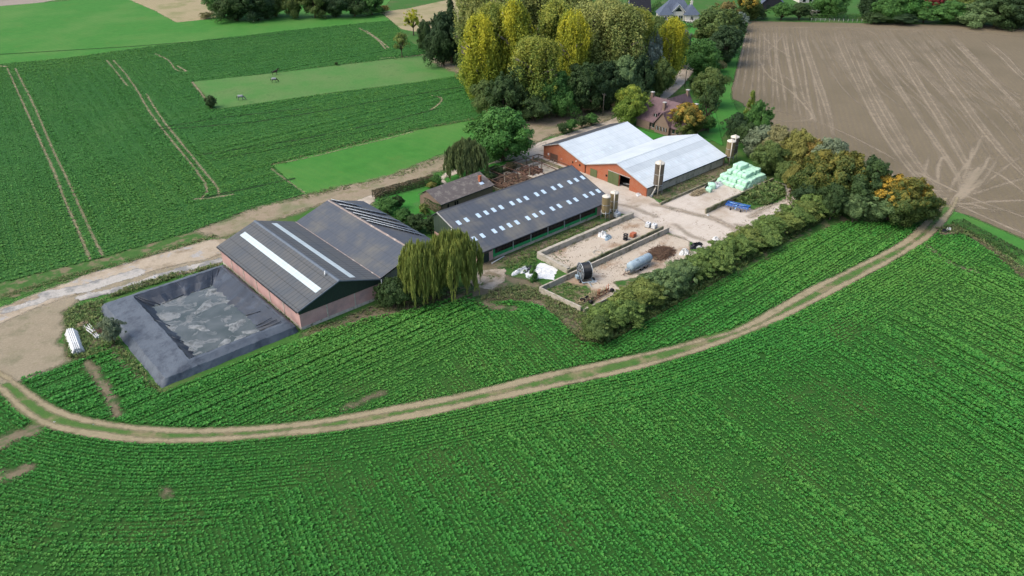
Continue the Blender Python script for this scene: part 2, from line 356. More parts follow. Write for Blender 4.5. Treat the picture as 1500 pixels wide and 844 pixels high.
paddock=pts([(281,120),(404,107),(484,97),(560,88),(628,80),(660,92),(690,105),(676,110),(612,120),(484,136),(317,160)])
rutband=pts([(330,350),(284,341),(379,304),(445,288),(480,279),(560,261),(600,246),(655,226),(668,232),(655,245),(600,268),(548,288),(545,300),(520,300),(470,300),(400,325)])
sheet('meadow',GM['meadow'],[meadow_top,meadow_low],cell=1.5)
sheet('stubble_field',GM['stubble'],[pts([(190,0),(225,15),(258,33),(290,30),(318,26),(330,0),(320,-60),(60,-60)]),pts([(558,18),(588,43),(640,52),(740,50),(760,-10),(655,0),(600,12)])],cell=3,margin=4)
sheet('grey_stubble_field',GM['stubblegrey'],[pts([(-300,60),(0,9),(60,4),(150,-12),(100,-60),(-300,-60)])],cell=3,margin=4)
sheet('crop_soil',GM['soilgreen'],[outer_poly,inner_poly],cell=.8)
sheet('crop_canopy',GM['cropfar'],[beet_left],cell=1.)
sheet('paddock_grass',GM['paddock'],[paddock],cell=1.)
sheet('grass_verge',GM['weeds'],[verge_left],cell=1.,margin=2)
sheet('grass_strip',GM['meadow'],[pts([(1094,33),(1086,60),(1076,110),(1070,142),(1082,165),(1060,200),(1020,215),(1000,190),(1030,160),(1052,110),(1070,70),(1086,30)])],cell=1.)
sheet('field_grass',GM['meadow'],[pts([(1395,306),(1420,318),(1500,352),(1620,405),(1620,440),(1500,385),(1450,345),(1400,338),(1376,345),(1350,320),(1365,298)])],cell=1.)
# harvested field and its wheel marks
plough=pts([(1097,31),(1085,80),(1072,130),(1073,145),(1085,150),(1110,175),(1160,225),(1200,255),(1260,280),(1350,296),(1384,306),(1420,316),(1500,350),(1640,410),(2000,470),(2100,60),(1700,41),(1500,38),(1300,35)])
sheet('harrowed_field',GM['plough'],[plough],cell=1.2)
def zz(l): return [(1040+x/2.483,y/2.483) for x,y in l]
def w_(l,w,j=0.): 
    p=smooth_line(pts(zz(l)),4); 
    q=np.linspace(0,1,len(p)-1); return (p, w*np.clip(np.minimum(q/.18,(1-q)/.3),.0,1)**.6+.05)
TL=[]
for l,dx in (([(335,100),(330,140),(370,260),(400,340),(430,430),(445,500)],20),([(450,110),(470,170),(530,300),(600,440),(700,590),(800,690),(880,735)],24),
             ([(490,110),(560,280),(640,430),(750,600),(860,715)],22),([(620,120),(680,200),(760,330),(830,440),(900,560),(940,640),(900,715)],26),
             ([(720,120),(800,220),(880,330),(960,440),(1060,560),(1142,640),(1300,770)],26),([(990,150),(1060,210),(1142,290),(1400,480)],24),
             ([(540,115),(640,260),(730,400),(830,540),(900,650),(900,720)],16),([(1142,90),(1250,150),(1500,260)],20),([(860,130),(940,210),(1060,330),(1200,470)],14)):
    TL.append(w_(l,.42)); TL.append(w_([(x+dx*(1-(i/(len(l)-1))**3*.8),y) for i,(x,y) in enumerate(l)],.36)); TL.append(w_([(x+dx*.5,y) for x,y in l],.16))
for k in range(13):
    x0=138+k*15; x1=92+k*27; yb=330+k*13
    TL.append(w_([(x0,95+RS.rand()*10),((x0*2+x1)/3+RS.randn()*5,95+(yb-95)*.33),((x0+2*x1)/3+RS.randn()*6,95+(yb-95)*.66),(x1,yb)],.3+.15*RS.rand()))
for l in ([(280,105),(230,170),(130,250)],[(330,230),(220,160),(180,110)],[(150,130),(200,260),(290,330),(370,420),(330,440),(230,440)],[(200,110),(215,230),(300,300),(380,420),(360,450)],
          [(690,590),(600,540),(500,490),(380,440),(220,400)],[(1000,470),(960,560),(900,640),(860,720)],[(870,740),(960,705),(1142,650),(1400,590)],[(900,745),(1000,735),(1142,730),(1400,730)],[(880,735),(1000,790),(1142,850),(1300,900)],
          [(620,620),(700,660),(800,690),(890,700)],[(640,660),(720,690),(820,720)],[(560,590),(640,630),(740,650),(860,660)],[(960,520),(940,600),(900,700)],[(1020,560),(990,620),(930,700)],[(1050,570),(1000,650),(950,710)],
          [(980,600),(1060,640),(1142,700)],[(800,560),(780,640),(800,690)],[(850,560),(830,610),(830,680)],[(1142,560),(1060,620),(980,690)],[(700,600),(780,640),(880,690),(1000,740),(1142,790),(1400,890)],
          [(120,105),(400,100),(700,108),(1142,112)],[(720,135),(760,110),(900,115),(1142,135)],[(620,135),(560,108),(480,105)],[(1142,770),(1000,760),(880,748)]):
    TL.append(w_(l,.25+.3*RS.rand()))
for k in range(70):
    a=RS.rand(); o=RS.randn()*4; l=[(330+a*700+o,112),(420+a*800,240+60*RS.rand()),(520+a*900,380+60*RS.rand()),(640+a*900,560+50*RS.rand())]
    if l[-1][0]<1350: TL.append(w_(l[:2+int(RS.rand()*3)],.12+.12*RS.rand()))
TL.append(w_([(985,600),(950,660),(900,715),(870,750)],.8)); TL.append(w_([(985,600),(955,640),(915,700),(885,745)],.7)); TL.append(w_([(1000,640),(940,700),(880,745)],.6)); TL.append(w_([(880,740),(960,745),(1060,780)],.5)); TL.append(w_([(1015,585),(975,640),(930,700),(890,745)],.5)); TL.append(w_([(960,600),(935,650),(905,700),(872,748)],.5))
sheet('wheel_marks',GM['tyre'],[],TL,cell=.5,margin=.7)
# lines in the far crop
FL=[]
def zl(l,w,s=2.111,ox=0,oy=60): FL.append((smooth_line(pts([(ox+x/s,oy+y/s) for x,y in l]),4),w))
zl([(22,85),(70,190),(120,300),(165,400),(200,490),(240,580),(278,675)],.22); zl([(47,85),(110,210),(160,330),(205,420),(250,520),(290,610),(318,665)],.2)
zl([(330,60),(370,110),(395,140)],.2); zl([(350,60),(390,105),(425,155),(460,215),(520,295),(590,380),(640,455),(620,490)],.22); zl([(452,165),(500,240),(560,315),(620,390),(672,455),(675,480)],.22)
zl([(480,40),(520,60),(545,90),(575,95)],.22); zl([(595,128),(620,160),(655,208)],.3); zl([(600,490),(660,485),(720,475)],.3); zl([(0,78),(20,80)],.6)
zl([(770,130),(820,160),(860,190),(890,225)],.28,3.125,280,0); zl([(800,140),(850,175),(905,220)],.28,3.125,280,0)
zl([(430,568),(620,530),(800,485),(950,450),(1080,415)],.16,3.125,260,60); zl([(1165,250),(1210,265),(1190,295),(1160,315)],.25,3.125,260,60); zl([(0,115),(40,138)],.3,3.125,260,60)
zl([(430,585),(500,640),(580,695)],.16,3.125,260,60); zl([(930,80),(1050,72),(1150,60)],.3,3.125,260,60)
sheet('far_tramlines',GM['rut'],[],FL,cell=.5,margin=.8)
# -- farm ground
sheet('trampled_earth',GM['bareyard'],[pts([(-260,500),(-100,470),(0,455),(130,408),(240,375),(310,358),(330,372),(325,388),(250,405),(180,425),(120,438),(96,455),(88,500),(100,530),(60,547),(25,562),(0,570),(-80,600),(-300,640)])],cell=.8,margin=3)
sheet('bare_earth',GM['bare'],[rutband,pts([(628,84),(660,92),(700,118),(720,140),(700,150),(676,110),(640,95)]),
   pts([(712,215),(745,190),(790,170),(830,152),(900,150),(915,158),(880,182),(820,195),(780,212),(740,222)])],cell=.8,margin=4)
sheet('hedge_bottom',GM['weeds'],[pts([(850,462),(930,440),(1000,410),(1100,360),(1190,310),(1225,300),(1345,300),(1352,322),(1240,329),(1180,352),(1100,395),(1000,447),(935,482),(868,502)])],cell=.6)
sheet('worn_grass',GM['weeddirt'],[pts([(440,490),(500,468),(553,447),(600,440),(690,418),(700,400),(730,400),(790,415),(800,425),(855,458),(862,462),(868,498),(852,500),(826,474),(800,452),(770,440),(700,440),(600,458),(540,468),(445,502)]),
   pts([(1376,345),(1370,335),(1400,330),(1440,352),(1500,395),(1500,408),(1440,358),(1410,344)]),
   pts([(700,380),(745,375),(900,310),(905,318),(800,362),(745,392),(705,402)]),pts([(96,455),(150,440),(150,470),(180,510),(230,575),(205,560),(160,515),(130,525),(100,525)])],cell=.6,margin=2)
sheet('dirt_road',GM['roadearth'],[pts([(-300,560),(-100,492),(0,452),(60,428),(130,402),(240,370),(315,350),(335,352),(330,372),(300,380),(230,395),(130,425),(60,448),(0,475),(-100,520)])],cell=.6,margin=2.5)
sheet('concrete_patches',GM['concretepatch'],[],[(smooth_line(pts([(70,432),(118,424),(160,412),(200,400)])),1.7),(smooth_line(pts([(120,436),(180,422),(250,400),(320,382)])),1.),(smooth_line(pts([(10,455),(60,440)])),1.)],cell=.5)
sheet('gravel_lane',GM['gravel'],[pts([(515,296),(545,286),(552,292),(535,305)]),pts([(642,262),(655,252),(668,248),(675,255),(665,268),(650,270)])],
   [(smooth_line(pts([(700,254),(740,238),(790,216),(850,196),(900,180),(930,166),(960,148),(985,128),(1003,108),(1010,95),(1012,60)])),2.6)],cell=.6)
sheet('gravel_apron',GM['gravel'],[pts([(720,245),(770,222),(800,208),(800,232),(860,254),(850,268),(790,262),(740,256)])],cell=.6)
sheet('lawn_grass',GM['lawn'],[pts([(548,292),(600,272),(645,262),(640,300),(640,340),(600,330),(565,310)]),pts([(985,160),(1040,140),(1050,170),(1060,215),(1030,200),(1000,205)]),pts([(905,178),(940,190),(975,200),(955,205),(910,185)]),
   pts([(1000,60),(1012,40),(1035,35),(1025,60),(1010,85)]),pts([(985,28),(1030,28),(1020,38),(985,36)]),pts([(650,262),(700,245),(760,232),(700,262),(660,275)])],cell=.8)
A_=lambda l:np.array(l,float)
sheet('concrete_yard',GM['yard'],[A_([(98,101.2),(98,92),(128,91.5),(128,80),(118,79),(120,76.6),(171,79.5),(171.5,91.2),(171,101.3),(139,101.6),(141,107.5),(141,128),(133,128),(127,124),(126.5,107),(129,102)]),
   A_([(127,128.5),(141,127),(141,144),(137,147),(131,142)])],cell=.6)
sheet('dirt_streaks',GM['streak'],[],[(smooth_line(pts(l)),w) for l,w in (([(958,300),(985,306),(1020,315),(1048,322),(1075,336),(1102,352)],.5),([(1040,318),(1062,328),(1095,342)],.35),([(905,300),(925,304),(960,318)],.25),([(1078,330),(1095,333),(1106,342)],.3),
  ([(990,330),(1010,345),(1030,352)],.2),([(950,350),(975,345),(1000,350)],.4),([(1060,300),(1090,310),(1120,300),(1150,290)],.3),([(880,250),(900,262),(930,275),(955,283)],.3),([(1100,318),(1130,300),(1165,286)],.5))],cell=.4)
sheet('bay_floor',GM['bay'],[A_([(98.3,101),(98.3,92.5),(127,91.6),(129,101)]),A_([(89,90.7),(89.6,80.9),(104,80.5),(121,79.6),(128,85),(127,90.5)])],cell=.5,margin=1)
sheet('bay_weeds',GM['weeds'],[A_([(89,90.7),(89.6,80.9),(93,80.9),(96,83),(97,86.5),(94.5,90.2)]),A_([(153,91),(171,91),(171.5,88),(164,83),(153,85)]),A_([(102,84),(108,81.6),(106,80.5),(101,80.8)])],cell=.5,margin=2)
sheet('concrete_pad',GM['pad'],[A_([(80,103.2),(85,105.3),(90,102.5),(86,98.5),(82,97.2)])],cell=.4,margin=2)
sheet('dirt_strip',GM['weeddirt'],[A_([(141,101.6),(171,101.6),(174,107),(141,107)])],cell=.5,margin=1)
sheet('bare_patches',GM['weeddirt'],[],[(smooth_line(pts(l)),w) for l,w in (([(-10,700),(20,696),(38,688)],1.0),([(0,652),(20,640),(45,634),(58,622)],1.3),([(128,533),(145,555),(165,590),(172,608)],.7),([(505,600),(535,586),(560,575)],.45),([(1356,360),(1390,385),(1430,400)],.35),([(700,438),(720,450),(750,452)],.8),([(845,470),(862,490)],.8),([(242,718),(247,727)],.4))],cell=.4)
sheet('track_middle',GM['verge'],[],[(midline,1.7)],cell=.5,margin=1.5)
sheet('field_track',GM['rut'],[],[(q,.56+.16*lownoise(q[:-1],.25,3+i)) for i,q in enumerate((upper,lower))],cell=.3,margin=.8)
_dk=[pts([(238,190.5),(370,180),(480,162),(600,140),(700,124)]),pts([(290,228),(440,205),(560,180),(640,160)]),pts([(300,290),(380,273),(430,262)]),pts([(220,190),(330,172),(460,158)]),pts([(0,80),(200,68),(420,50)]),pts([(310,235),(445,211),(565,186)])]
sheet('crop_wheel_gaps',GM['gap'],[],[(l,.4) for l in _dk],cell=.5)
# ------------------------------------------------------------------ crops, leaf by leaf
CAMXY=np.array([0.,0.])
def tufts(name,P,size,mat,nleaf=7,up=.5,label=None,seed=3,tint=None,width=.34):
    r=np.random.RandomState(seed); N=len(P)
    S=size*(.75+.5*r.rand(N)) if np.isscalar(size) else size*(.8+.4*r.rand(N))
    V=np.zeros((N,nleaf,4,3),np.float32)
    a=(np.arange(nleaf)/nleaf*2*PI)[None,:]+r.rand(N,1)*6.28+r.normal(0,.35,(N,nleaf))
    L=S[:,None]*(.65+.6*r.rand(N,nleaf)); el=up*(.5+r.rand(N,nleaf)); h=S[:,None]*.35*r.rand(N,nleaf)+S[:,None]*.25
    dx,dy=np.cos(a),np.sin(a); W=L*width
    base=np.stack([P[:,0][:,None]+dx*L*.08,P[:,1][:,None]+dy*L*.08,h*.4+.02],-1)
    midc=np.stack([P[:,0][:,None]+dx*L*.6,P[:,1][:,None]+dy*L*.6,h+L*el*.55],-1)
    side=np.stack([-dy*W,dx*W,r.normal(0,.25,(N,nleaf))*W],-1)
    tip=np.stack([P[:,0][:,None]+dx*L,P[:,1][:,None]+dy*L,h+L*el*(.2+.4*r.rand(N,nleaf))],-1)
    V[:,:,0]=base;V[:,:,1]=midc-side;V[:,:,2]=tip;V[:,:,3]=midc+side
    Q=np.arange(N*nleaf*4).reshape(-1,4)
    rnd=np.repeat(np.clip(.5+.22*r.randn(N)[:,None]+.16*r.randn(N,nleaf),0,1).ravel(),4)
    at2={'rnd':rnd}
    if tint is not None: at2['tint']=np.repeat(tint,nleaf*4)
    o=npmesh(name,V.reshape(-1,3),Q,mat,at2); return props(o,label,None,None,'stuff')
def leafmat(name,c1,c2,c3=None,top=None,topamt=(.5,.9),trans=.25,rough=.65):
    t=NT(name); t.b.inputs['Roughness'].default_value=rough; t.b.inputs['Specular IOR Level'].default_value=.2
    c=t.mix(t.attr('rnd'),c1,c2)
    if c3: c=t.mix(t.attr('tint'),c,c3)
    if top: c=t.mix(t.math('MULTIPLY',t.ramp(t.attr('hh'),*topamt),t.ramp(t.attr('rnd'),.1,.8,.15,1)),c,top)
    t.color(c)
    tr=t.n.new('ShaderNodeBsdfTranslucent'); mx=t.n.new('ShaderNodeMixShader'); mx.inputs[0].default_value=trans
    t.L(c,tr.inputs[0]); t.L(t.b.outputs[0],mx.inputs[1]); t.L(tr.outputs[0],mx.inputs[2]); t.L(mx.outputs[0],t.out.inputs[0])
    return t.m
CROP=leafmat('mustard_leaves',(.025,.14,.022),(.055,.245,.036),(.095,.245,.042))
CROPD=leafmat('beet_leaves',(.03,.125,.022),(.055,.195,.035),(.09,.21,.035))
def inpoly(P,poly): return poly_sd_in(P,poly)
def poly_sd_in(P,poly):
    ins=np.zeros(len(P),bool); n=len(poly)
    for i in range(n):
        A=poly[i];B=poly[(i+1)%n]
        if A[1]!=B[1]: ins^=((A[1]>P[:,1])!=(B[1]>P[:,1]))&(P[:,0]<(B[0]-A[0])*(P[:,1]-A[1])/(B[1]-A[1])+A[0])
    return ins
def visible(P,m=14):
    d=np.c_[P,np.zeros(len(P))]-CAM; z=d@FD; x=750+F0*(d@RT)/z; y=422+F0*(d@DN)/z
    return (z>0)&(x>-150)&(x<1650)&(y>-60)&(y<960)
def rows(poly,ang,sp,st,seed,band=6):
    r=np.random.RandomState(seed); d=np.array([math.cos(ang),math.sin(ang)]); n=np.array([-d[1],d[0]])
    s=poly@d; t=poly@n; T=np.arange(t.min(),t.max(),sp); S_=np.arange(s.min(),s.max(),st)
    rowf=np.clip(1+.17*r.randn(len(T)),.55,1.4)*np.where(np.arange(len(T))%band==0,.62,1)
    TT,SS=np.meshgrid(T,S_,indexing='ij'); F=np.repeat(rowf[:,None],len(S_),1).ravel()
    TT=TT.ravel()+.07*r.randn(TT.size)+.12*np.sin(SS.ravel()*.05+TT.ravel()*.3); SS=SS.ravel()+st*(r.rand(SS.size)-.5)*1.6
    P=TT[:,None]*n+SS[:,None]*d; k=visible(P); P=P[k];F=F[k]
    k=poly_sd_in(P,poly); return P[k],F[k]
def headland(line,side,offs,st,seed):
    r=np.random.RandomState(seed); seg=np.diff(line,axis=0); L=np.hypot(*seg.T); cum=np.r_[0,np.cumsum(L)]
    s=np.arange(0,cum[-1],st); x=np.interp(s,cum,line[:,0]);y=np.interp(s,cum,line[:,1])
    tx=np.gradient(x);ty=np.gradient(y);l=np.hypot(tx,ty); nx,ny=-ty/l*side,tx/l*side; o=[];f=[]
    for k in offs:
        q=np.c_[x+nx*k,y+ny*k]+r.normal(0,.06,(len(s),2)); o.append(q); f.append(np.full(len(s),np.clip(1+.15*r.randn(),.6,1.4)))
    P=np.vstack(o);F=np.hstack(f); k=visible(P); return P[k],F[k]
SP=.64; ROWA=math.atan2(*(lambda v:(v[1],v[0]))(np.array(at(700,700))-np.array(at(700-640*.3,700-928*.3))))
# row direction of the big field: towards the vanishing point (60,-228)
_v=FW*1289/1289+RT*(-690/1289); ROWA=math.atan2(_v[1],_v[0])
nd=lambda P,l:line_d(P,l)
P1,F1=rows(outer_poly,ROWA,SP,.3,21)
_a,_b=np.array(at(0,800)),np.array(at(330,690))
def hw(P):   # headland width grows to the left end of the field
    x=750+F0*((np.c_[P,np.zeros(len(P))]-CAM)@RT)/((np.c_[P,np.zeros(len(P))]-CAM)@FD)
    return np.interp(x,[-100,0,250,500,900,1300],[40,34,20,8,9,12])
d=nd(P1,lower); k=d>hw(P1); P1,F1=P1[k],F1[k]
P2,F2=headland(lower,-1,np.arange(1.1,41,SP),.3,22)
k=poly_sd_in(P2,outer_poly); P2,F2=P2[k],F2[k]; k=nd(P2,lower)<=hw(P2); P2,F2=P2[k],F2[k]
PO=np.vstack([P1,P2]);FO=np.hstack([F1,F2])
split=pts([(712,440),(700,470),(690,520),(640,600)]); 
P3,F3=rows(inner_poly,0.0,SP,.3,23)
P4,F4=rows(inner_poly,ROWA,SP,.3,24)
zoneB=pts([(716,380),(700,470),(600,600),(560,640),(830,560),(890,520),(862,500),(800,400)])
k=~poly_sd_in(P3,zoneB); P3,F3=P3[k],F3[k]; k=poly_sd_in(P4,zoneB); P4,F4=P4[k],F4[k]
PI_=np.vstack([P3,P4]);FI=np.hstack([F3,F4])
P=np.vstack([PO,PI_]);Fz=np.hstack([FO,FI])
k=(nd(P,lower)>.95)&(nd(P,upper)>.95); P,Fz=P[k],Fz[k]
def bare(px,r,rag=.4):
    global P,Fz
    l=pts(px) if len(px)>1 else np.vstack([pts(px),pts(px)+.01]); d=nd(P,l)+RS.normal(0,rag,len(P)); k=d>r; P,Fz=P[k],Fz[k]
for px,r in (([(128,533),(145,555),(165,590),(172,608)],1.),([(5,697),(36,688)],1.1),([(2,650),(15,640),(45,632),(55,620)],1.5),([(500,600),(535,586),(560,575)],.7),([(600,545),(640,535)],.3),
             ([(1356,360),(1390,385),(1430,400)],.5),([(242,718),(247,727)],.6),([(1115,522)],.8),([(845,470),(862,490)],1.),([(700,438),(720,450),(750,452)],1.1),([(790,470),(830,490),(850,510)],.5)):
    bare(px,r)
dn=lownoise(P,.11,5)+.7*lownoise(P,.35,6); k=RS.rand(len(P))<np.clip(.95+.1*dn,.55,1); P,Fz,dn=P[k],Fz[k],dn[k]
sz=np.clip(.3*Fz*(1+.1*dn),.14,.46)
dist=np.hypot(*P.T); near=dist<112
tnt=np.clip(.25+.35*lownoise(P,.06,9)+.25*RS.randn(len(P)),0,1)
tufts('crop_plants',P[near],sz[near],CROP,7,.5,'leafy green mustard plants sown in rows on the near side of the farm',31,tnt[near])
tufts('crop_plants',P[~near],sz[~near]*1.1,CROP,5,.5,'leafy green mustard plants in rows farther from the camera, beside the curved track',32,tnt[~near],.42)
print('near tufts',near.sum(),'far',(~near).sum())
# beet rows of the far left fields
_t=np.array(at(132,378))-np.array(at(12,100)); TA=math.atan2(_t[1],_t[0])
Q1,G1=rows(beet_left,0.0,.6,.5,41); Q2,G2=rows(beet_left,TA,.6,.5,42)
_lb=pts([(-500,112),(0,112),(160,98),(240,90),(300,190),(330,262),(300,290),(130,368),(0,398),(-500,520)])
k=~poly_sd_in(Q1,_lb); Q1,G1=Q1[k],G1[k]; k=poly_sd_in(Q2,_lb); Q2,G2=Q2[k],G2[k]; Q1=np.vstack([Q1,Q2]); G1=np.hstack([G1,G2])
k=np.ones(len(Q1),bool)
for l,w in FL: k&=nd(Q1,l)>w+.15
k&=~poly_sd_in(Q1,paddock)
Q1,G1=Q1[k],G1[k]
for l in ([(0,0),(1,0)],):pass
DL=[[(0,395),(480,265)],]
darkl=[pts([(238+0,190.5),(370,180),(480,162),(600,140),(700,124)]),pts([(290,228),(440,205),(560,180),(640,160)]),pts([(300,290),(380,273),(430,262)]),pts([(220,190),(330,172),(460,158)]),pts([(0,80),(200,68),(420,50)])]
k=np.ones(len(Q1),bool)
for l in darkl: k&=nd(Q1,l)>.42
k&=np.hypot(*Q1.T)<430
Q1,G1=Q1[k],G1[k]
dl=lownoise(Q1,.05,15)
k=RS.rand(len(Q1))<np.where(np.hypot(*Q1.T)>230,.75,1); Q1,G1,dl=Q1[k],G1[k],dl[k]
tufts('beet_plants',Q1,np.clip(.33*G1*(1+.05*dl),.2,.5),CROPD,4,.45,'dark green beet plants covering the fields left of the farm',33,np.clip(.35*dl+.2*RS.randn(len(Q1)),0,1),.5)
print('beet',len(Q1))
# ------------------------------------------------------------------ buildings
def slab(mb,t0,z0,t1,z1,a0,a1,th,axis):
    # roof slab from (t0,z0) to (t1,z1), extruded along axis
    mb.prism([(t0,z0),(t1,z1),(t1,z1+th),(t0,z0+th)],a0,a1,axis); return mb
def gablewall(mb,prof,a0,a1,axis): mb.prism(prof,a0,a1,axis); return mb
# --- pink storage barn (ridge along y)
def pinkbarn():
    x0,x1,y0,y1=47.6,64.5,109.6,142.8; xr=55.95; ze,zr=4.2,7.1
    t=thing('storage_barn','long pink-walled barn with dark green gable and two white light strips in its roof','barn',x0,y0)
    W=x1-x0;D=y1-y0;R_=xr-x0
    w=MB(); w.box(0,.25,.25,D-.25,.6,ze-.15); w.box(W-.25,W,.25,D-.25,.6,ze-.15); w.box(0,W,0,.25,.6,3.3)
    w.prism([(0,.6),(W,.6),(W,ze-.15),(R_,zr-.12),(0,ze-.15)],D-.25,D,'y'); w.build('wall',MT['pink'],t)
    p=MB(); p.box(-.04,.28,-.04,D+.04,0,.6); p.box(W-.28,W+.04,-.04,D+.04,0,.6); p.box(.28,W-.28,-.04,.28,0,.6); p.box(.28,W-.28,D-.28,D+.04,0,.6); p.build('plinth',MT['plinth'],t)
    g=MB(); g.prism([(-.06,3.3),(W+.06,3.3),(W+.06,ze-.1),(R_,zr-.1),(-.06,ze-.1)],-.1,.2,'y'); g.build('gable_cladding',MT['greensheet'],t)
    for k in range(1,6):
        m=MB(); m.box(-.07,.0,k*D/6+.6-.12,k*D/6+.6+.12,.0,ze-.15); m.build('wall_post',MT['plinth'],t)
    for k in (5.4,11.2): m=MB(); m.box(k-.1,k+.1,-.08,0,0,3.3); m.build('wall_post',MT['plinth'],t)
    for nm,s in (('roof',-1),('roof',1)):
        r=MB()
        if s<0: slab(r,-.45,ze-.17,R_,zr-.02,-.35,D+.35,.12,'y')
        else: slab(r,R_+.002,zr-.02,W+.02,ze-.02,-.35,D+.35,.12,'y')
        ro=r.build(nm,MT['roof_pink'],t)
        k=(zr-ze)/R_ if s<0 else -(zr-ze)/(W-R_)
        q=MB(); a,b=((51.7-x0,52.9-x0) if s<0 else (58.8-x0,59.95-x0))
        f=lambda xx:(ze-.01+k*xx if s<0 else zr-.02+k*(xx-R_))+.115
        slab(q,a,f(a),b,f(b),.9,D-1.2,.04,'y'); q.build('light_strip',MT['translucent'],ro)
    c=MB(); c.prism([(R_-.35,zr+.03),(R_,zr+.15),(R_+.35,zr+.03),(R_,zr+.22)],-.36,D+.36,'y'); c.build('ridge_cap',MT['ridge_blue'],t)
    v=MB(); slab(v,-.46,ze-.24,R_,zr-.09,-.42,-.355,.24,'y'); slab(v,R_,zr-.09,W,ze-.09,-.42,-.355,.24,'y'); v.build('verge_trim',MT['ridge_blue'],t)
    gt=MB(); gt.box(-.6,-.46,-.3,D+.3,ze-.28,ze-.12); gt.build('gutter',MT['darktrim'],t)
    vp=MB(); vp.cyl((7.6,3.4,zr-.2),(7.6,3.4,zr+.45),.12); vp.cyl((7.6,3.4,zr+.45),(7.9,3.9,zr+.5),.08); vp.build('vent_pipe',MT['white'],t)
    dp=MB(); dp.cyl((W+.02,-.45,0.3),(W+.02,-.45,ze),.07); dp.build('downpipe',MT['white'],t)
pinkbarn()
# --- grey barn with solar rows
def greybarn():
    x0,x1,y0,y1=64.9,81.6,110.2,142.8; xr=73.2; ze,zr=4.0,6.75
    t=thing('solar_barn','dark grey barn joined to the pink one, with slanting solar panel rows on its roof','barn',x0,y0)
    W=x1-x0;D=y1-y0;R_=xr-x0
    w=MB(); w.box(.02,.25,.25,D-.25,0,ze-.15); w.box(W-.25,W,.25,D-.25,0,ze-.15); w.box(.02,W,0,.25,0,1.6)
    w.prism([(0.02,0),(W,0),(W,ze-.15),(R_,zr-.12),(0.02,ze-.15)],D-.25,D,'y'); w.build('wall',MT['brick'],t)
    g=MB(); g.prism([(.02,1.6),(W,1.6),(W,ze-.1),(R_,zr-.1),(.02,ze-.1)],-.05,.2,'y'); g.build('gable_cladding',MT['galv'],t)
    r=MB(); slab(r,-.02,ze-.02,R_,zr,-.35,D+.3,.12,'y'); r.build('roof',MT['roof_grey'],t)
    r=MB(); slab(r,R_+.002,zr,W+.4,ze-.14,-.35,D+.3,.12,'y'); ro=r.build('roof',MT['roof_grey'],t)
    c=MB(); c.prism([(R_-.3,zr+.05),(R_,zr+.16),(R_+.3,zr+.05),(R_,zr+.22)],-.36,D+.31,'y'); c.build('ridge_cap',MT['gutter'],t)
    v=MB(); slab(v,0,ze-.1,R_,zr-.08,-.42,-.355,.24,'y'); slab(v,R_,zr-.08,W+.4,ze-.22,-.42,-.355,.24,'y'); v.build('verge_trim',MT['darktrim'],t)
    gu=MB(); gu.box(-.42,.0,-.38,D+.35,ze+.1,ze+.17); gu.box(-.9,-.42,-.36,D+.33,ze+.02,ze+.1); gu.build('valley_gutter',MT['gutter'],t)
    k=-(zr-(ze-.14))/(W+.4-R_)
    zf=lambda x:zr+k*(x-R_)+.12
    rowsx=[((73.5,142.2),(78.3,137.8)),((73.4,138.8),(81.2,132.3)),((73.4,135.9),(81.3,127.5)),((73.4,132.9),(81.1,123.6)),((73.4,129.9),(81.1,120.6)),((73.4,127.6),(81.2,118.2))]
    for i,(a,b) in enumerate(rowsx):
        a=np.array(a)-[x0,y0]; b=np.array(b)-[x0,y0]; d=b-a; L=np.hypot(*d); d/=L; n=np.array([d[1],-d[0]])  # downhill side towards camera
        fr=MB(); n=-n if n[1]>0 else n
        fr.cyl((a[0],a[1],zf(a[0])+.46),(b[0],b[1],zf(b[0])+.46),.07); ro2=a-n*.95; re2=b-n*.95
        fr.cyl((ro2[0],ro2[1],zf(ro2[0])+.06),(re2[0],re2[1],zf(re2[0])+.06),.06)
        npn=int(L/1.12)
        for q in range(npn+1):
            p=a+d*(q*1.12); p2=p-n*.95; fr.cyl((p[0],p[1],zf(p[0])),(p[0],p[1],zf(p[0])+.5),.035,n=5); fr.cyl((p[0],p[1],zf(p[0])+.5),(p2[0],p2[1],zf(p2[0])+.06),.035,n=5)
        f=fr.build('mounting_rail',MT['silver'],t)
        for q in range(npn):
            p=a+d*(q*1.12+.08); e=a+d*(q*1.12+1.04); m=MB(); v=[]
            for (s,hh) in ((0,.5),(-.95,.16)):
                for c_ in ((p,e) if s==0 else (e,p)): w_2=c_+n*s; v.append((w_2[0],w_2[1],zf(w_2[0])+hh))
            v2=[(x,y,z+.04) for x,y,z in v]; m.add(v+v2,[(0,1,2,3),(7,6,5,4),(0,4,5,1),(1,5,6,2),(2,6,7,3),(3,7,4,0)]); m.build('solar_panel',MT['solar'],f)
greybarn()
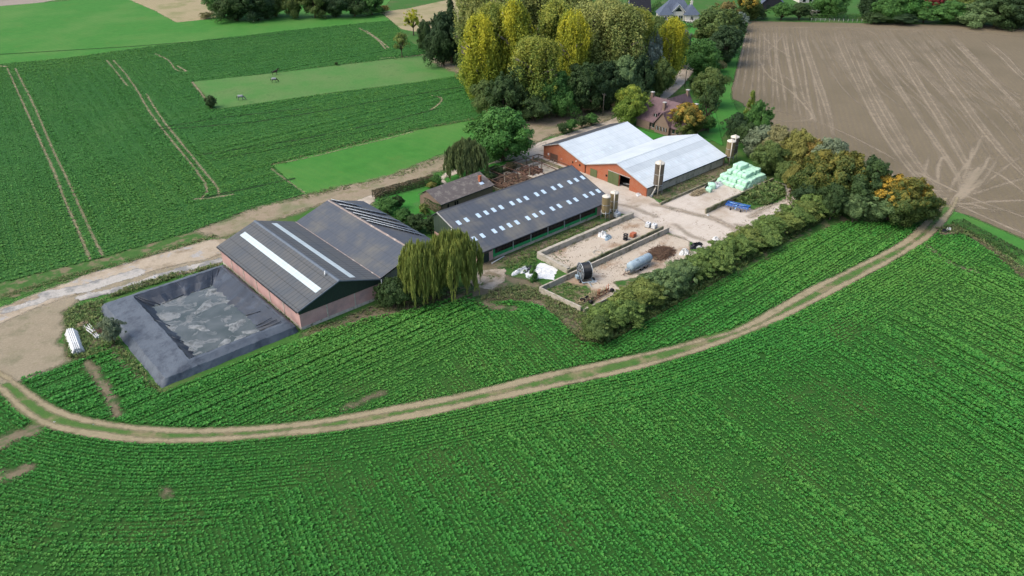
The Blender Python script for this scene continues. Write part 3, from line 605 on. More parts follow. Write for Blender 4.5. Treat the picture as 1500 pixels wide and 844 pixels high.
# --- middle cattle barn
SKX=[88.2,90.35,93.6,95.75,97.9,100.05,103.25,105.4,107.55,110.75,112.95,116.1,118.3,121.5,123.7,125.85]
def midbarn():
    x0,x1=86.4,126.3; y0,y1=107.2,122.0; ye,yr=106.5,120.0; ze,zr,zb=3.0,7.75,6.3
    t=thing('cattle_barn','long dark-roofed cattle barn with two rows of small skylights and a green slatted side','barn',x0,y0)
    L=x1-x0; Y=lambda v:v-y0; k=(zr-ze)/(yr-ye)
    zt=lambda y:ze+k*(y-ye)-.05
    prof=[(0,0),(Y(y1)-.1,0),(Y(y1)-.1,zb-.1),(Y(yr),zr-.1),(0,zt(y0))]
    for a in (0,L-.2):
        m=MB(); m.prism([(0,0),(Y(y1)-.1,0),(Y(y1)-.1,2.6),(0,2.6)],a,a+.2,'x'); m.build('wall',MT['pink'],t)
        m=MB(); m.prism([(0,2.6),(Y(y1)-.1,2.6),(Y(y1)-.1,zb-.1),(Y(yr),zr-.1),(0,zt(y0))],a+(-.03 if a==0 else 0),a+(.2 if a==0 else .23),'x'); m.build('gable_cladding',MT['greensheet_y'],t)
    m=MB(); m.box(.2,4.1,0,.2,0,2.95); m.build('wall',MT['pink'],t); m=MB(); m.box(L-4.,L-.2,0,.2,0,2.95); m.build('wall',MT['pink'],t)
    m=MB(); m.box(.2,L-.2,Y(y1)-.3,Y(y1)-.1,0,zb-.1); m.build('wall',MT['greensheet_y'],t)
    d=MB(); d.box(.9,3.0,-.05,0,0,2.2); do=d.build('door',MT['greensheet'],t); d=MB(); d.box(.7,3.8,-.09,-.05,2.2,2.4); d.build('door_rail',MT['wood'],t)
    m=MB(); m.box(4.1,L-4,-.12,.25,0,.55); m.build('kerb_wall',MT['concrete'],t)
    m=MB(); m.box(4.1,L-4,-.03,.12,.55,1.2); m.box(4.1,L-4,-.03,.12,2.75,2.95); m.build('green_rail',MT['green'],t)
    for a in (4.1,L-4.5): m=MB(); m.box(a,a+.5,-.06,.14,.0,2.95); m.build('green_post',MT['green'],t)
    n=6; s=(L-9.1)/n
    for i in range(n):
        a=4.6+i*s
        if i: m=MB(); m.box(a-.1,a+.1,-.1,.16,0,2.95); m.build('steel_post',MT['galv'],t)
        b=MB(); q=a+.1
        for j in range(int(s/.42)): 
            b.box(a+.25+j*.42,a+.35+j*.42,.02,.08,1.2,2.75)
        b.box(a+.1,a+s-.1,.02,.07,1.8,1.86)
        if i in (0,n-1):
            xa=a+.2 if i==0 else a+s-2.2
            b.cyl((xa,.05,1.),(xa+1.9,.05,2.7),.05,n=5); b.cyl((xa,.05,2.7),(xa+1.9,.05,1.),.05,n=5)
        b.build('slatted_panel',MT['wood'],t)
    m=MB(); m.box(.3,L-.3,.6,Y(y1)-.4,.02,.06); m.build('floor',MT['dark'],t)  # floor coloured near-black for the shade inside the barn
    m=MB(); m.box(.3,L-.3,2.4,2.5,.06,3.2); m.build('shade_backing',MT['dark'],t)  # added near-black panel, stands in for the shade behind the slats
    r=MB(); slab(r,Y(ye),ze,Y(yr),zr,-.4,L+.4,.12,'x'); ro=r.build('roof',MT['roof_mid'],t)
    r=MB(); slab(r,Y(yr)+.002,zr,Y(y1)+.1,zb-.05,-.4,L+.4,.12,'x'); r.build('roof',MT['roof_mid'],t)
    c=MB(); c.prism([(Y(yr)-.3,zr+.02),(Y(yr),zr+.15),(Y(yr)+.3,zr+.02),(Y(yr),zr+.22)],-.41,L+.41,'x'); c.build('ridge_cap',MT['roof_dark'],t)
    for a,mt in ((-.48,'trim'),(L+.402,'darktrim')): v=MB(); slab(v,Y(ye),ze-.1,Y(yr),zr-.1,a,a+.07,.27,'x'); v.build('verge_trim',MT[mt],t)
    g=MB(); g.box(-.4,L+.4,Y(ye)-.14,Y(ye)-.004,ze-.08,ze+.06); g.build('gutter',MT['darktrim'],t)
    for yy in (110.3,115.48):
        for x in SKX:
            m=MB(); xx=x-x0; a,b=yy-.62,yy+.62; z=lambda q:ze+k*(q-ye)+.12
            m.prism([(Y(a),z(a)-.01),(Y(b),z(b)-.01),(Y(b),z(b)+.035),(Y(a),z(a)+.035)],xx-.42,xx+.42,'x'); m.build('skylight',MT['skylight'],ro)
    lp=MB(); lp.box(-.2,-.03,8,8.4,5.2,5.4); lp.build('wall_lamp',MT['white'],t)
    dp=MB(); dp.cyl((2.7,-1.2,.12),(6.6,-.7,.2),.1); dp.cyl((2.7,-1.2,.12),(2.6,-1.5,.12),.1); dp.build('drain_pipe',MT['white'],t)
midbarn()
# --- brick pig barns with silver roofs
def silver(name,label,x0,x1,y0,y1,yr,ze,zr,zl,sky,front,darkback=False):
    t=thing(name,label,'barn',x0,y0); L=x1-x0; Y=lambda v:v-y0
    prof=front(Y)+[(Y(y1),zl-.12),(Y(yr),zr-.1),(0,ze-.05)]
    m=MB(); m.prism(prof,0,.3,'x'); m.build('wall',MT['brick'],t)
    m=MB(); m.prism([(0,0),(Y(y1),0),(Y(y1),zl-.12),(Y(yr),zr-.1),(0,ze-.05)],L-.3,L,'x'); m.box(.3,L-.3,Y(y1)-.3,Y(y1),0,zl-.12); m.build('wall',MT['brick'],t)
    m=MB(); m.box(.3,L-.3,0,.3,0,ze-.1); m.build('side_wall',MT['concrete'],t)
    r=MB(); slab(r,-.4,ze-.14,Y(yr),zr,-.35,L+.35,.1,'x'); ro=r.build('roof',MT['roof_silver'],t)
    r=MB(); slab(r,Y(yr)+.002,zr,Y(y1)+.3,zl-.12,-.35,L+.35,.1,'x'); r.build('roof',MT['roof_dark' if darkback else 'roof_silver'],t)
    if not darkback:
        pass
    k=(zr-ze+.14)/(Y(yr)+.4); z=lambda y:ze-.14+k*(y+.4)+.1
    c=MB(); c.prism([(Y(yr)-.25,zr+.03),(Y(yr),zr+.12),(Y(yr)+.25,zr+.03),(Y(yr),zr+.18)],-.36,L+.36,'x'); c.build('ridge_cap',MT['roof_silver'],t)
    v=MB(); slab(v,-.42,ze-.2,Y(yr),zr-.06,-.42,-.355,.22,'x'); slab(v,Y(yr),zr-.06,Y(y1)+.3,zl-.18,-.42,-.355,.22,'x'); v.build('verge_trim',MT['trim'],t)
    g=MB(); g.box(-.3,L+.3,-.56,-.42,ze-.26,ze-.08); g.build('gutter',MT['darktrim'],t)
    for x,y in sky:
        m=MB(); a,b=Y(y)-.42,Y(y)+.42
        m.prism([(a,z(a)-.01),(b,z(b)-.01),(b,z(b)+.03),(a,z(a)+.03)],x-x0-.45,x-x0+.45,'x'); m.build('skylight',MT['skylight_white'],ro)
    return t,ro,z,Y
t,ro,z,Y=silver('brick_barn','brick barn with a big silver roof and an open dark doorway beside green sliding doors','' or 139.8,172.5,106.9,127.3,116.7,2.6,5.95,2.7,
  [(x,110.54) for x in (141.0,144.1,150.2,152.8,155.9,159.0,162.2,165.4,168.6,171.3)],
  lambda Y:[(0,0),(Y(112.4),0),(Y(112.4),3.2),(Y(115.75),3.2),(Y(115.75),0),(Y(127.3),0)])
m=MB(); a,b=5.0-.05,7.0
m.prism([(5.2,z(5.2)+.0),(7.4,z(7.4)+.0),(7.4,z(7.4)+.02),(5.2,z(5.2)+.02)],.2,32.4,'x'); m.build('weathered_sheet_row',MT['roof_silver_dirty'],ro)
for a,b,h in ((115.9,119.5,3.3),(123.3,125.6,2.1)):
    d=MB(); d.box(-.12,-.02,Y(a),Y(b),.05,h); d.build('sliding_door',MT['greendoor'],t)
m=MB(); m.box(-.14,-.03,Y(112.2),Y(119.6),3.32,3.44); m.build('door_track',MT['trim'],t)
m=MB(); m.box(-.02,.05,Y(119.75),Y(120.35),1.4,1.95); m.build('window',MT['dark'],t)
m=MB(); m.box(3.5,3.6,.4,20,0.05,2.5); m.box(.3,3.5,.4,20,.02,.05); m.build('shade_backing',MT['dark'],t)  # near-black back panel and floor paint in the shade behind the doorway
m=MB(); m.cyl((1.4,8.6,.5),(2.4,6.2,.6),.12); m.build('feed_trough',MT['galv'],t)
t,ro,z,Y=silver('brick_barn','shorter silver-roofed brick barn on the left, small windows in its gable, beside the gravel lane','' or 139.8,167.3,127.7,143.3,137.35,2.7,5.6,3.55,
  [(141.2,131.55),(143.3,131.55),(146.4,131.6),(148.5,131.5),(141.4,129.35),(143.6,129.4),(146.5,129.5),(148.4,129.4),(151.5,131.5),(152.2,129.9)],
  lambda Y:[(0,0),(Y(143.3),0)],True)
for y,zc,w_3 in ((129.5,1.8,.5),(132.1,1.85,.4)):
    m=MB(); m.box(-.02,.05,Y(y)-w_3/2,Y(y)+w_3/2,zc-.3,zc+.3); m.build('window',MT['dark'],t)
m=MB(); m.box(-.06,.02,Y(137.8),Y(140.6),0.05,2.2); m.build('door',MT['rust'],t)
m=MB(); m.box(-.05,.02,Y(141.1),Y(141.6),1.3,1.9); m.build('sign_plate',MT['white'],t)
m=MB(); m.box(-.06,.02,Y(136.0),Y(136.5),1.5,1.75); m.build('sign_plate',MT['pink'],t)
m=MB(); m.box(-.3,.02,Y(130.6),Y(130.9),2.5,2.7); m.build('wall_lamp',MT['white'],t)
# --- low ivy-covered shed
def lowshed():
    x0,x1,y0,y1=95.6,112.4,131.6,140.2; t=thing('low_shed','low brick shed with mossy purple-brown roof and small red chimney behind the cattle barn','shed',x0,y0,rz=.05)
    L=x1-x0;D=y1-y0; ze,zr,yr=2.7,4.7,5.4
    m=MB(); m.box(.3,L,0.4,.65,0,ze-.1); m.box(.3,L,D-.5,D-.25,0,ze-.1)
    m.prism([(.4,0),(D-.25,0),(D-.25,ze-.1),(yr,zr-.1),(.4,ze-.1)],.3,.55,'x'); m.prism([(.4,0),(D-.25,0),(D-.25,ze-.1),(yr,zr-.1),(.4,ze-.1)],L-.25,L,'x'); m.build('wall',MT['brick_brown'],t)
    r=MB(); slab(r,0,ze,yr,zr,0,L+.3,.1,'x'); ro=r.build('roof',MT['tile_brown'],t); r=MB(); slab(r,yr+.002,zr,D,ze,0,L+.3,.1,'x'); r.build('roof',MT['tile_brown'],t)
    g=MB(); g.box(0,L+.3,-.13,-.004,ze-.06,ze+.06); g.build('gutter',MT['darktrim'],t)
    for x in (2.2,4.4,5.1): m=MB(); m.box(x,x+.45,.35,.4,.9,2.1); w=m.build('window',MT['dark'],t); m=MB(); m.box(x-.06,x+.51,.33,.35,.84,.9); m.build('sill',MT['trim'],w)
    c=MB(); c.box(14.2,14.8,2.2,2.8,3.3,5.1); c.box(14.14,14.86,2.14,2.86,5.1,5.2); c.build('chimney',MT['brick'],ro)
    c=MB(); k=(zr-ze)/yr; c.prism([(1.4,ze+k*1.4+.1),(2.2,ze+k*2.2+.1),(2.2,ze+k*2.2+.14),(1.4,ze+k*1.4+.14)],13.8,15.,'x'); c.build('skylight',MT['skylight'],ro)
lowshed()
# --- roofless shed frame
def ruin():
    x0,x1,y0,y1=114.8,137.2,130.3,142.6; t=thing('roofless_shed','roofless shed of thin rusty frame beams over low walls and rubble, between the barns','shed frame',x0,y0)
    L=x1-x0;D=y1-y0
    w=MB(); w.box(0,L,0,.25,0,.8); w.box(0,L,D-.25,D,0,1.0); w.box(L-.25,L,.25,D-.25,0,.9); w.box(0,.25,.25,D-.25,0,.8); w.build('low_wall',MT['concrete_moss'],t)
    f=MB(); f.box(.25,L-.25,.25,D-.25,.01,.05); f.build('slab',MT['earth'],t)
    f=MB(); f.box(L-5.2,L-.6,3,D-1.2,.05,.09); f.build('pale_floor',MT['concrete'],t)
    for k in range(6):
        x=.3+k*(L-.6)/5
        for y,h in ((.3,2.0),(D/2,2.9 if k in (1,2,4) else 2.2),(D-.3,2.0)):
            p=MB(); p.box(x-.07,x+.07,y-.07,y+.07,0,h); p.build('post',MT['concrete' if k%2 else 'rust'],t)
        b=MB(); b.cyl((x,.3,2.0),(x,D/2,2.2),.11,n=6); b.cyl((x,D/2,2.2),(x,D-.3,2.0),.11,n=6); b.build('rafter',MT['rust'],t)
    for y,h in ((.3,2.07),(D/2,2.27),(D-.3,2.07)):
        b=MB(); b.cyl((.3,y,h),(L-.3,y,h),.1,n=6); b.build('purlin',MT['wood'],t)
    for y in (3.5,8.8): b=MB(); b.cyl((L-5,y,2.15),(L-.3,y,2.15),.05,n=5); b.cyl((L-5,y+1.4,2.15),(L-.3,y+1.4,2.15),.05,n=5); b.build('purlin',MT['rust'],t)
    p=MB(); p.cyl((L-7.8,6.2,0),(L-7.8,6.2,4.4),.1,n=6); p.box(L-8.1,L-7.5,6.0,6.4,4.3,4.8); p.build('tall_post',MT['wood'],t)
ruin()
def rubble(name,label,cat,cx,cy,rx,ry,h,n,mats,seed,lo=.15,hi=.5,flat=.5,stick=False,z0=0,group=None):
    r=np.random.RandomState(seed); t=thing(name,label,cat,cx,cy,z0,0,group)
    base=MB(); N=26; prof=[(1.0,0),(.93,.12),(.75,.4),(.45,.75),(.18,.95),(0.01,1.)]
    v=[(rx*q*(1+.12*math.sin(3*a*2*PI/N+j)+.06*r.randn())*math.cos(a*2*PI/N),ry*q*(1+.1*math.cos(2*a*2*PI/N)+.06*r.randn())*math.sin(a*2*PI/N),h*z*(.85+.3*r.rand())*.8) for j,(q,z) in enumerate(prof) for a in range(N)]
    base.add(v,[(j*N+i,j*N+(i+1)%N,(j+1)*N+(i+1)%N,(j+1)*N+i) for j in range(len(prof)-1) for i in range(N)],False)
    base.build('heap',mats[0],t)
    m=MB()
    for i in range(n):
        a=r.rand()*2*PI; q=math.sqrt(r.rand()); x,y=rx*q*math.cos(a),ry*q*math.sin(a); z=h*max(0,1-q*q)*.85
        if stick:
            L=lo+(hi-lo)*r.rand(); d=Vector((r.randn(),r.randn(),.35*r.randn())).normalized()*L/2; c=Vector((x,y,z+.12+.1*r.rand())); 
            if c.z-abs(d.z)<0: c.z=abs(d.z)+.02
            m.cyl(c-d,c+d,.03+.05*r.rand(),.02+.03*r.rand(),5,True,False)
        else:
            s=lo+(hi-lo)*r.rand(); b=MB(); b.box(-s,s,-s*.7,s*.7,-s*flat,s*flat); R=Matrix.Rotation(r.rand()*6,3,Vector((r.randn(),r.randn(),2)).normalized())
            m.add([R@Vector(p)+Vector((x,y,z+s*.3)) for p in b.v],b.f)
    m.build('debris',mats[1],t); return t
rubble('rubble_heap','low heap of brown rubble inside the roofless shed, on its left','rubble',121.5,137,5.5,4.4,.4,200,(MT['earth'],MT['twig']),5,.12,.5,z0=.05,group=None)
rubble('rubble_heap','dark rubble and boards at the right end inside the roofless shed','rubble',130.3,138.4,3.2,3.2,.6,120,(MT['earth'],MT['rust']),6,.12,.45,z0=.05)
def sheetlump(name,label,cx,cy,rx,ry,h,mat,seed,cat='plastic sheet',rz=0,group=None,z0=0):
    # crumpled sheet: a closed wrinkled lump with ragged outline
    r=np.random.RandomState(seed); N=28; K=7; m=MB(); v=[]
    ph=r.rand(6)*6.28
    for j in range(K+1):
        q=1-j/K
        for i in range(N):
            a=2*PI*i/N; rr=(1+.2*math.sin(2*a+ph[0])+.14*math.sin(3*a+ph[1])+.1*math.sin(5*a+ph[2])+.05*r.randn())
            z=0 if j==0 else h*(.25+.75*(1-q**2.2))*(.3+1.4*r.rand())
            v.append((rx*q*rr*math.cos(a),ry*q*rr*math.sin(a),z))
    m.add(v,[(j*N+i,j*N+(i+1)%N,(j+1)*N+(i+1)%N,(j+1)*N+i) for j in range(K) for i in range(N)],False)
    o=m.build(name,mat); o.location=(cx,cy,z0+.005); o.rotation_euler=(0,0,rz); return props(o,label,cat,group)
x,y=at(816,243.5); sheetlump('plastic_sheet','crumpled white sheet lying on rubble inside the roofless shed',at(785,247)[0],at(785,247)[1],1.3,.6,.3,MT['white'],3,z0=.1)
# --- farmhouse
def farmhouse():
    t=thing('farmhouse','brick farmhouse with a steep plum-coloured tile roof and white-capped chimneys, behind the silver roofs','house',180.9,127.5)
    D=17.0; X=12.; ze,zr=2.8,8.0
    w=MB(); w.box(0,.3,.3,D-.3,0,ze); w.box(X-.3,X,.3,D-.3,0,ze)
    for y in (0,D-.3): w.prism([(0,0),(X,0),(X,ze),(X/2,zr-.1),(0,ze)],y,y+.3,'y')
    w.box(X,18,9.,9.3,0,ze); w.box(X,18,14.7,15,0,ze); w.prism([(9,0),(15,0),(15,ze),(12,6.6),(9,ze)],17.7,18,'x'); w.build('wall',MT['brick_brown'],t)
    r=MB(); slab(r,-.6,ze-.42,X/2,zr,-.3,D+.3,.14,'y'); ro=r.build('roof',MT['tile'],t)
    r=MB(); slab(r,X/2+.002,zr,X+.6,ze-.42,-.3,D+.3,.14,'y'); r.build('roof',MT['tile'],t)
    r=MB(); slab(r,8.6,ze-.2,12.0,zr-.3,6.2,18.4,.14,'x'); slab(r,12.002,zr-.3,15.4,ze-.2,6.2,18.4,.14,'x'); r.build('roof',MT['tile'],t)
    # front cross gable
    g=MB(); g.prism([(4.2,0),(9.4,0),(9.4,2.9),(6.8,6.3),(4.2,2.9)],-.9,4.,'x'); g.build('front_bay',MT['brick_brown'],t)
    r=MB(); slab(r,3.7,2.5,6.8,6.45,-1.3,5.0,.12,'x'); slab(r,6.802,6.45,9.9,2.5,-1.3,5.,.12,'x'); r.build('roof',MT['tile'],t)
    # low wing at the left end reaching forward
    g=MB(); g.box(-.5,-.0,D-5.2,D-.2,0,2.3); g.build('wall',MT['brick_brown'],t)
    for y in (1.2,2.6,10.2,11.4): m=MB(); m.box(-.06,.0,y,y+.9,.9,2.1); wi=m.build('window',MT['glass'],t); m=MB(); m.box(-.1,-.02,y-.08,y+.98,.82,.9); m.build('sill',MT['trim'],wi)
    for y in (4.9,6.0,7.1,8.2): m=MB(); m.box(-.96,-.9,y,y+.75,.9,2.1); wi=m.build('window',MT['glass'],t); m=MB(); m.box(-.99,-.96,y+.33,y+.42,.9,2.1); m.build('frame',MT['white'],wi)
    m=MB(); m.box(1.0,3.0,10.2,11.8,3.4,5.1); dm=m.build('dormer',MT['tile'],t); m=MB(); m.box(.94,1.,10.4,11.6,3.7,4.8); m.build('window',MT['glass'],dm); m=MB(); m.box(.9,.94,10.95,11.05,3.7,4.8); m.build('frame',MT['white'],dm)
    for x,y,z0,z1 in ((5.7,D-.6,7.2,9.3),(5.7,.1,7.2,9.2),(3.4,9.8,4.6,8.0),(17.2,11.7,6.0,8.8)):
        c=MB(); c.box(x-.4,x+.4,y-.4,y+.4,z0,z1); ch=c.build('chimney',MT['brick_brown'],ro); c=MB(); c.box(x-.5,x+.5,y-.5,y+.5,z1,z1+.15); c.build('chimney_cap',MT['trim'],ch)
farmhouse()
# --- villas beyond the wood
RZ=math.atan2(RT[1],RT[0])
def hip(mb,x0,x1,y0,y1,z0,z1,ov=.6):
    x0-=ov;x1+=ov;y0-=ov;y1+=ov; w=(y1-y0)/2
    if x1-x0>y1-y0: a,b=(x0+w*.9,(y0+y1)/2,z1),(x1-w*.9,(y0+y1)/2,z1); f=[(0,1,5,4),(1,2,5),(2,3,4,5),(3,0,4)]
    else: w=(x1-x0)/2; a,b=((x0+x1)/2,y0+w*.9,z1),((x0+x1)/2,y1-w*.9,z1); f=[(0,1,4),(1,2,5,4),(2,3,5),(3,0,4,5)]
    mb.add([(x0,y0,z0),(x1,y0,z0),(x1,y1,z0),(x0,y1,z0),a,b],f+[(3,2,1,0)]); return mb
def villa():
    x,y=at(991,29); t=thing('villa','white villa with steep blue-grey hipped roofs and a balcony gable at the top edge','house',x,y,0,RZ)
    w=MB(); w.box(-9.5,-3.5,-4.5,4,0,3.1); w.box(-3.5,3.5,-3,6,0,3.4); w.box(3.5,10,-5,4,0,3.1); w.prism([(-2.8,3.4),(2.8,3.4),(2.8,4.6),(0,7.4),(-2.8,4.6)],-3,3,'y'); w.build('wall',MT['render'],t)
    r=MB(); hip(r,-9.5,-2.9,-4.5,4,3.1,7.6); hip(r,2.9,10,-5,4,3.1,7.6); r.build('roof',MT['slate'],t)
    r=MB(); hip(r,-7,7,0,9,3.4,9.4,.5); r.build('roof',MT['slate'],t)
    r=MB(); slab(r,-3.5,4.1,0,7.7,-3.6,5,.2,'y'); slab(r,0.002,7.7,3.5,4.1,-3.6,5,.2,'y'); r.build('roof',MT['slate'],t)
    for q in (-1,1): r=MB(); slab(r,q*3.55,3.95,0,7.6,-3.75,-3.62,.3,'y'); r.build('gable_trim',MT['white'],t)
    for x0,x1,yy in ((-8.8,-7.4,-4.5),(-6.6,-5.6,-4.5),(-5.2,-4.2,-4.5),(-2.2,-.4,-3),(.4,2.2,-3),(5.8,7.,-5)):
        m=MB(); m.box(x0,x1,yy-.06,yy,.3,2.5); wi=m.build('window',MT['glass'],t); m=MB(); m.box((x0+x1)/2-.06,(x0+x1)/2+.06,yy-.1,yy-.06,.3,2.5); m.build('frame',MT['white'],wi)
    m=MB(); m.prism([(-1.8,4.5),(1.8,4.5),(0,6.4)],-3.08,-3,'y'); m.build('window',MT['glass'],t)
    m=MB(); m.box(-11,-2.5,-7.2,-4.6,0,.5); m.box(-11,-2.5,-7.3,-7.2,.5,1.1); m.box(3,7,-8,-5.1,0,.6); m.build('terrace',MT['render'],t)
    m=MB(); m.box(6,7,-1,0,5,9); m.build('chimney',MT['render'],t)
villa()
def house2(name,label,px,py,w,d,ze,zr,roof,wall,rz=0,axis='y'):
    x,y=at(px,py); t=thing(name,label,'house',x,y,0,RZ+rz)
    m=MB()
    if axis=='y': m.prism([(-w/2,0),(w/2,0),(w/2,ze),(0,zr-.2),(-w/2,ze)],0,d,'y')
    else: m.prism([(0,0),(d,0),(d,ze),(d/2,zr-.2),(0,ze)],-w/2,w/2,'x')
    wl=m.build('wall',wall,t); r=MB()
    if axis=='y': slab(r,-w/2-.5,ze-.4,0,zr,-.4,d+.4,.2,'y'); slab(r,0.002,zr,w/2+.5,ze-.4,-.4,d+.4,.2,'y')
    else: slab(r,-.5,ze-.4,d/2,zr,-w/2-.4,w/2+.4,.2,'x'); slab(r,d/2+.002,zr,d+.5,ze-.4,-w/2-.4,w/2+.4,.2,'x')
    ro=r.build('roof',roof,t)
    for q in (-.28,.12): m=MB(); m.box(w*q,w*q+1.6,-.07,0,.4,2.3); m.build('window',MT['glass'],t)
    m=MB(); m.box(w*.2,w*.2+.8,d*.5,d*.5+.8,zr-1.5,zr+1); m.build('chimney',MT['brick_brown'],ro)
house2('house','house with steep black roof and grey side, left of the white villa',938,24,10,11,2.4,9.5,MT['black_tile'],MT['slate'],.05,'x')
house2('house','house with a black gable above the left end of the harrowed field',1131,14,11,9,2.6,8.6,MT['slate'],MT['black_tile'],-.25)
house2('house','small white house almost hidden in trees at the top edge right of the black gable',1182,4,9,8,2.7,7.,MT['slate'],MT['render'],.1,'x')
# caravan by the hedge
x,y=at(1198,23); t=thing('caravan','long white caravan parked behind the hedge above the harrowed field','caravan',x,y,0,RZ)
m=MB(); m.prism([(-1.1,.5),(1.1,.5),(1.1,2.3),(.9,2.6),(-.9,2.6),(-1.1,2.3)],-4,4,'x'); m.build('body',MT['render'],t)
for q in (-3,-1,1.4): m=MB(); m.box(q,q+1.3,-1.13,-1.1,1.3,2.0); m.build('window',MT['glass'],t)
for q in (-.8,.8):
    for s in (-1.,1.): m=MB(); m.cyl((q,s-.1,.35),(q,s+.1,.35),.35,n=14); m.build('wheel',MT['rubber'],t)
m=MB(); m.cyl((4,0,.5),(5.2,0,.5),.05); m.cyl((-3.6,0,0),(-3.6,0,.5),.05); m.build('drawbar',MT['galv'],t)
# --- utility poles
for (px,py,ty,lab) in ((883,170,137,'wooden utility pole on the bare ground between the lane bushes and the poplar wood'),(1003,128,96,'pale pole standing by the lane under the trees, right of the gravel road')):
    x,y=at(px,py); h=height_at(x,y,ty); t=thing('utility_pole',lab,'pole',x,y)
    m=MB(); m.cyl((0,0,0),(0,0,h),.16,.11,8); m.build('pole',MT['bark_pale'],t); m=MB(); m.box(-.05,.05,-.7,.7,h-.5,h-.38); m.build('crossarm',MT['wood'],t)
    for q in (-.6,.6): m=MB(); m.lathe([(.001,h-.38),(.05,h-.36),(.05,h-.25),(.001,h-.22)],(0,q,0),n=8); m.build('insulator',MT['white'],t)
# --- silage walls
def wall(name,label,pl,h,w,mat,cap=None,group=None):
    t=thing(name,label,'wall',pl[0][0],pl[0][1],0,0,group); o=np.array(pl)-np.array(pl[0]); 
    for a,b in zip(o[:-1],o[1:]):
        d=b-a; L=np.hypot(*d); d/=L; n=np.array([-d[1],d[0]])*w/2; m=MB(); k=max(1,int(L/2.4))
        for i in range(k):
            p=a+d*L*i/k; q=a+d*(L*(i+1)/k-.02); v=[p-n,q-n,q+n,p+n]; hh=h*(1+.02*math.sin(i*2.1))
            m.add([(x,y,0) for x,y in v]+[(x,y,hh) for x,y in v],[(3,2,1,0),(4,5,6,7),(0,1,5,4),(1,2,6,5),(2,3,7,6),(3,0,4,7)])
        m.build('panel_run',mat,t)
    return t
wall('silage_wall','thick pale concrete wall along the cattle barn yard, with a bend at its left end',[(128.3,101.5),(98.1,101.5),(98.1,92.6)],1.25,.8,MT['concrete'])
wall('silage_wall','concrete wall of the double pair, on the side of the bay with the containers',[(127.9,92.2),(97.2,92.2)],1.15,.3,MT['concrete_moss'])
wall('silage_wall','long concrete wall behind the hose reel and tanker, turning round the grassy corner',[(128.2,90.9),(88.4,90.9),(89.2,80.6)],1.2,.35,MT['concrete'])
wall('silage_wall','low concrete kerb wall running along the foot of the long hedge',[(89.7,80.4),(171.4,79.9),(171.6,91)],.45,.3,MT['concrete'])
wall('silage_wall','mossy concrete wall behind the blue cultivator, left of the weedy heap',[(142.4,91.2),(171.3,91.2)],1.3,.35,MT['concrete_moss'])
wall('silage_wall','low mossy concrete wall between the silver-roofed barn and the bale yard',[(138.4,101.4),(171,101.6)],.7,.35,MT['concrete_moss'])
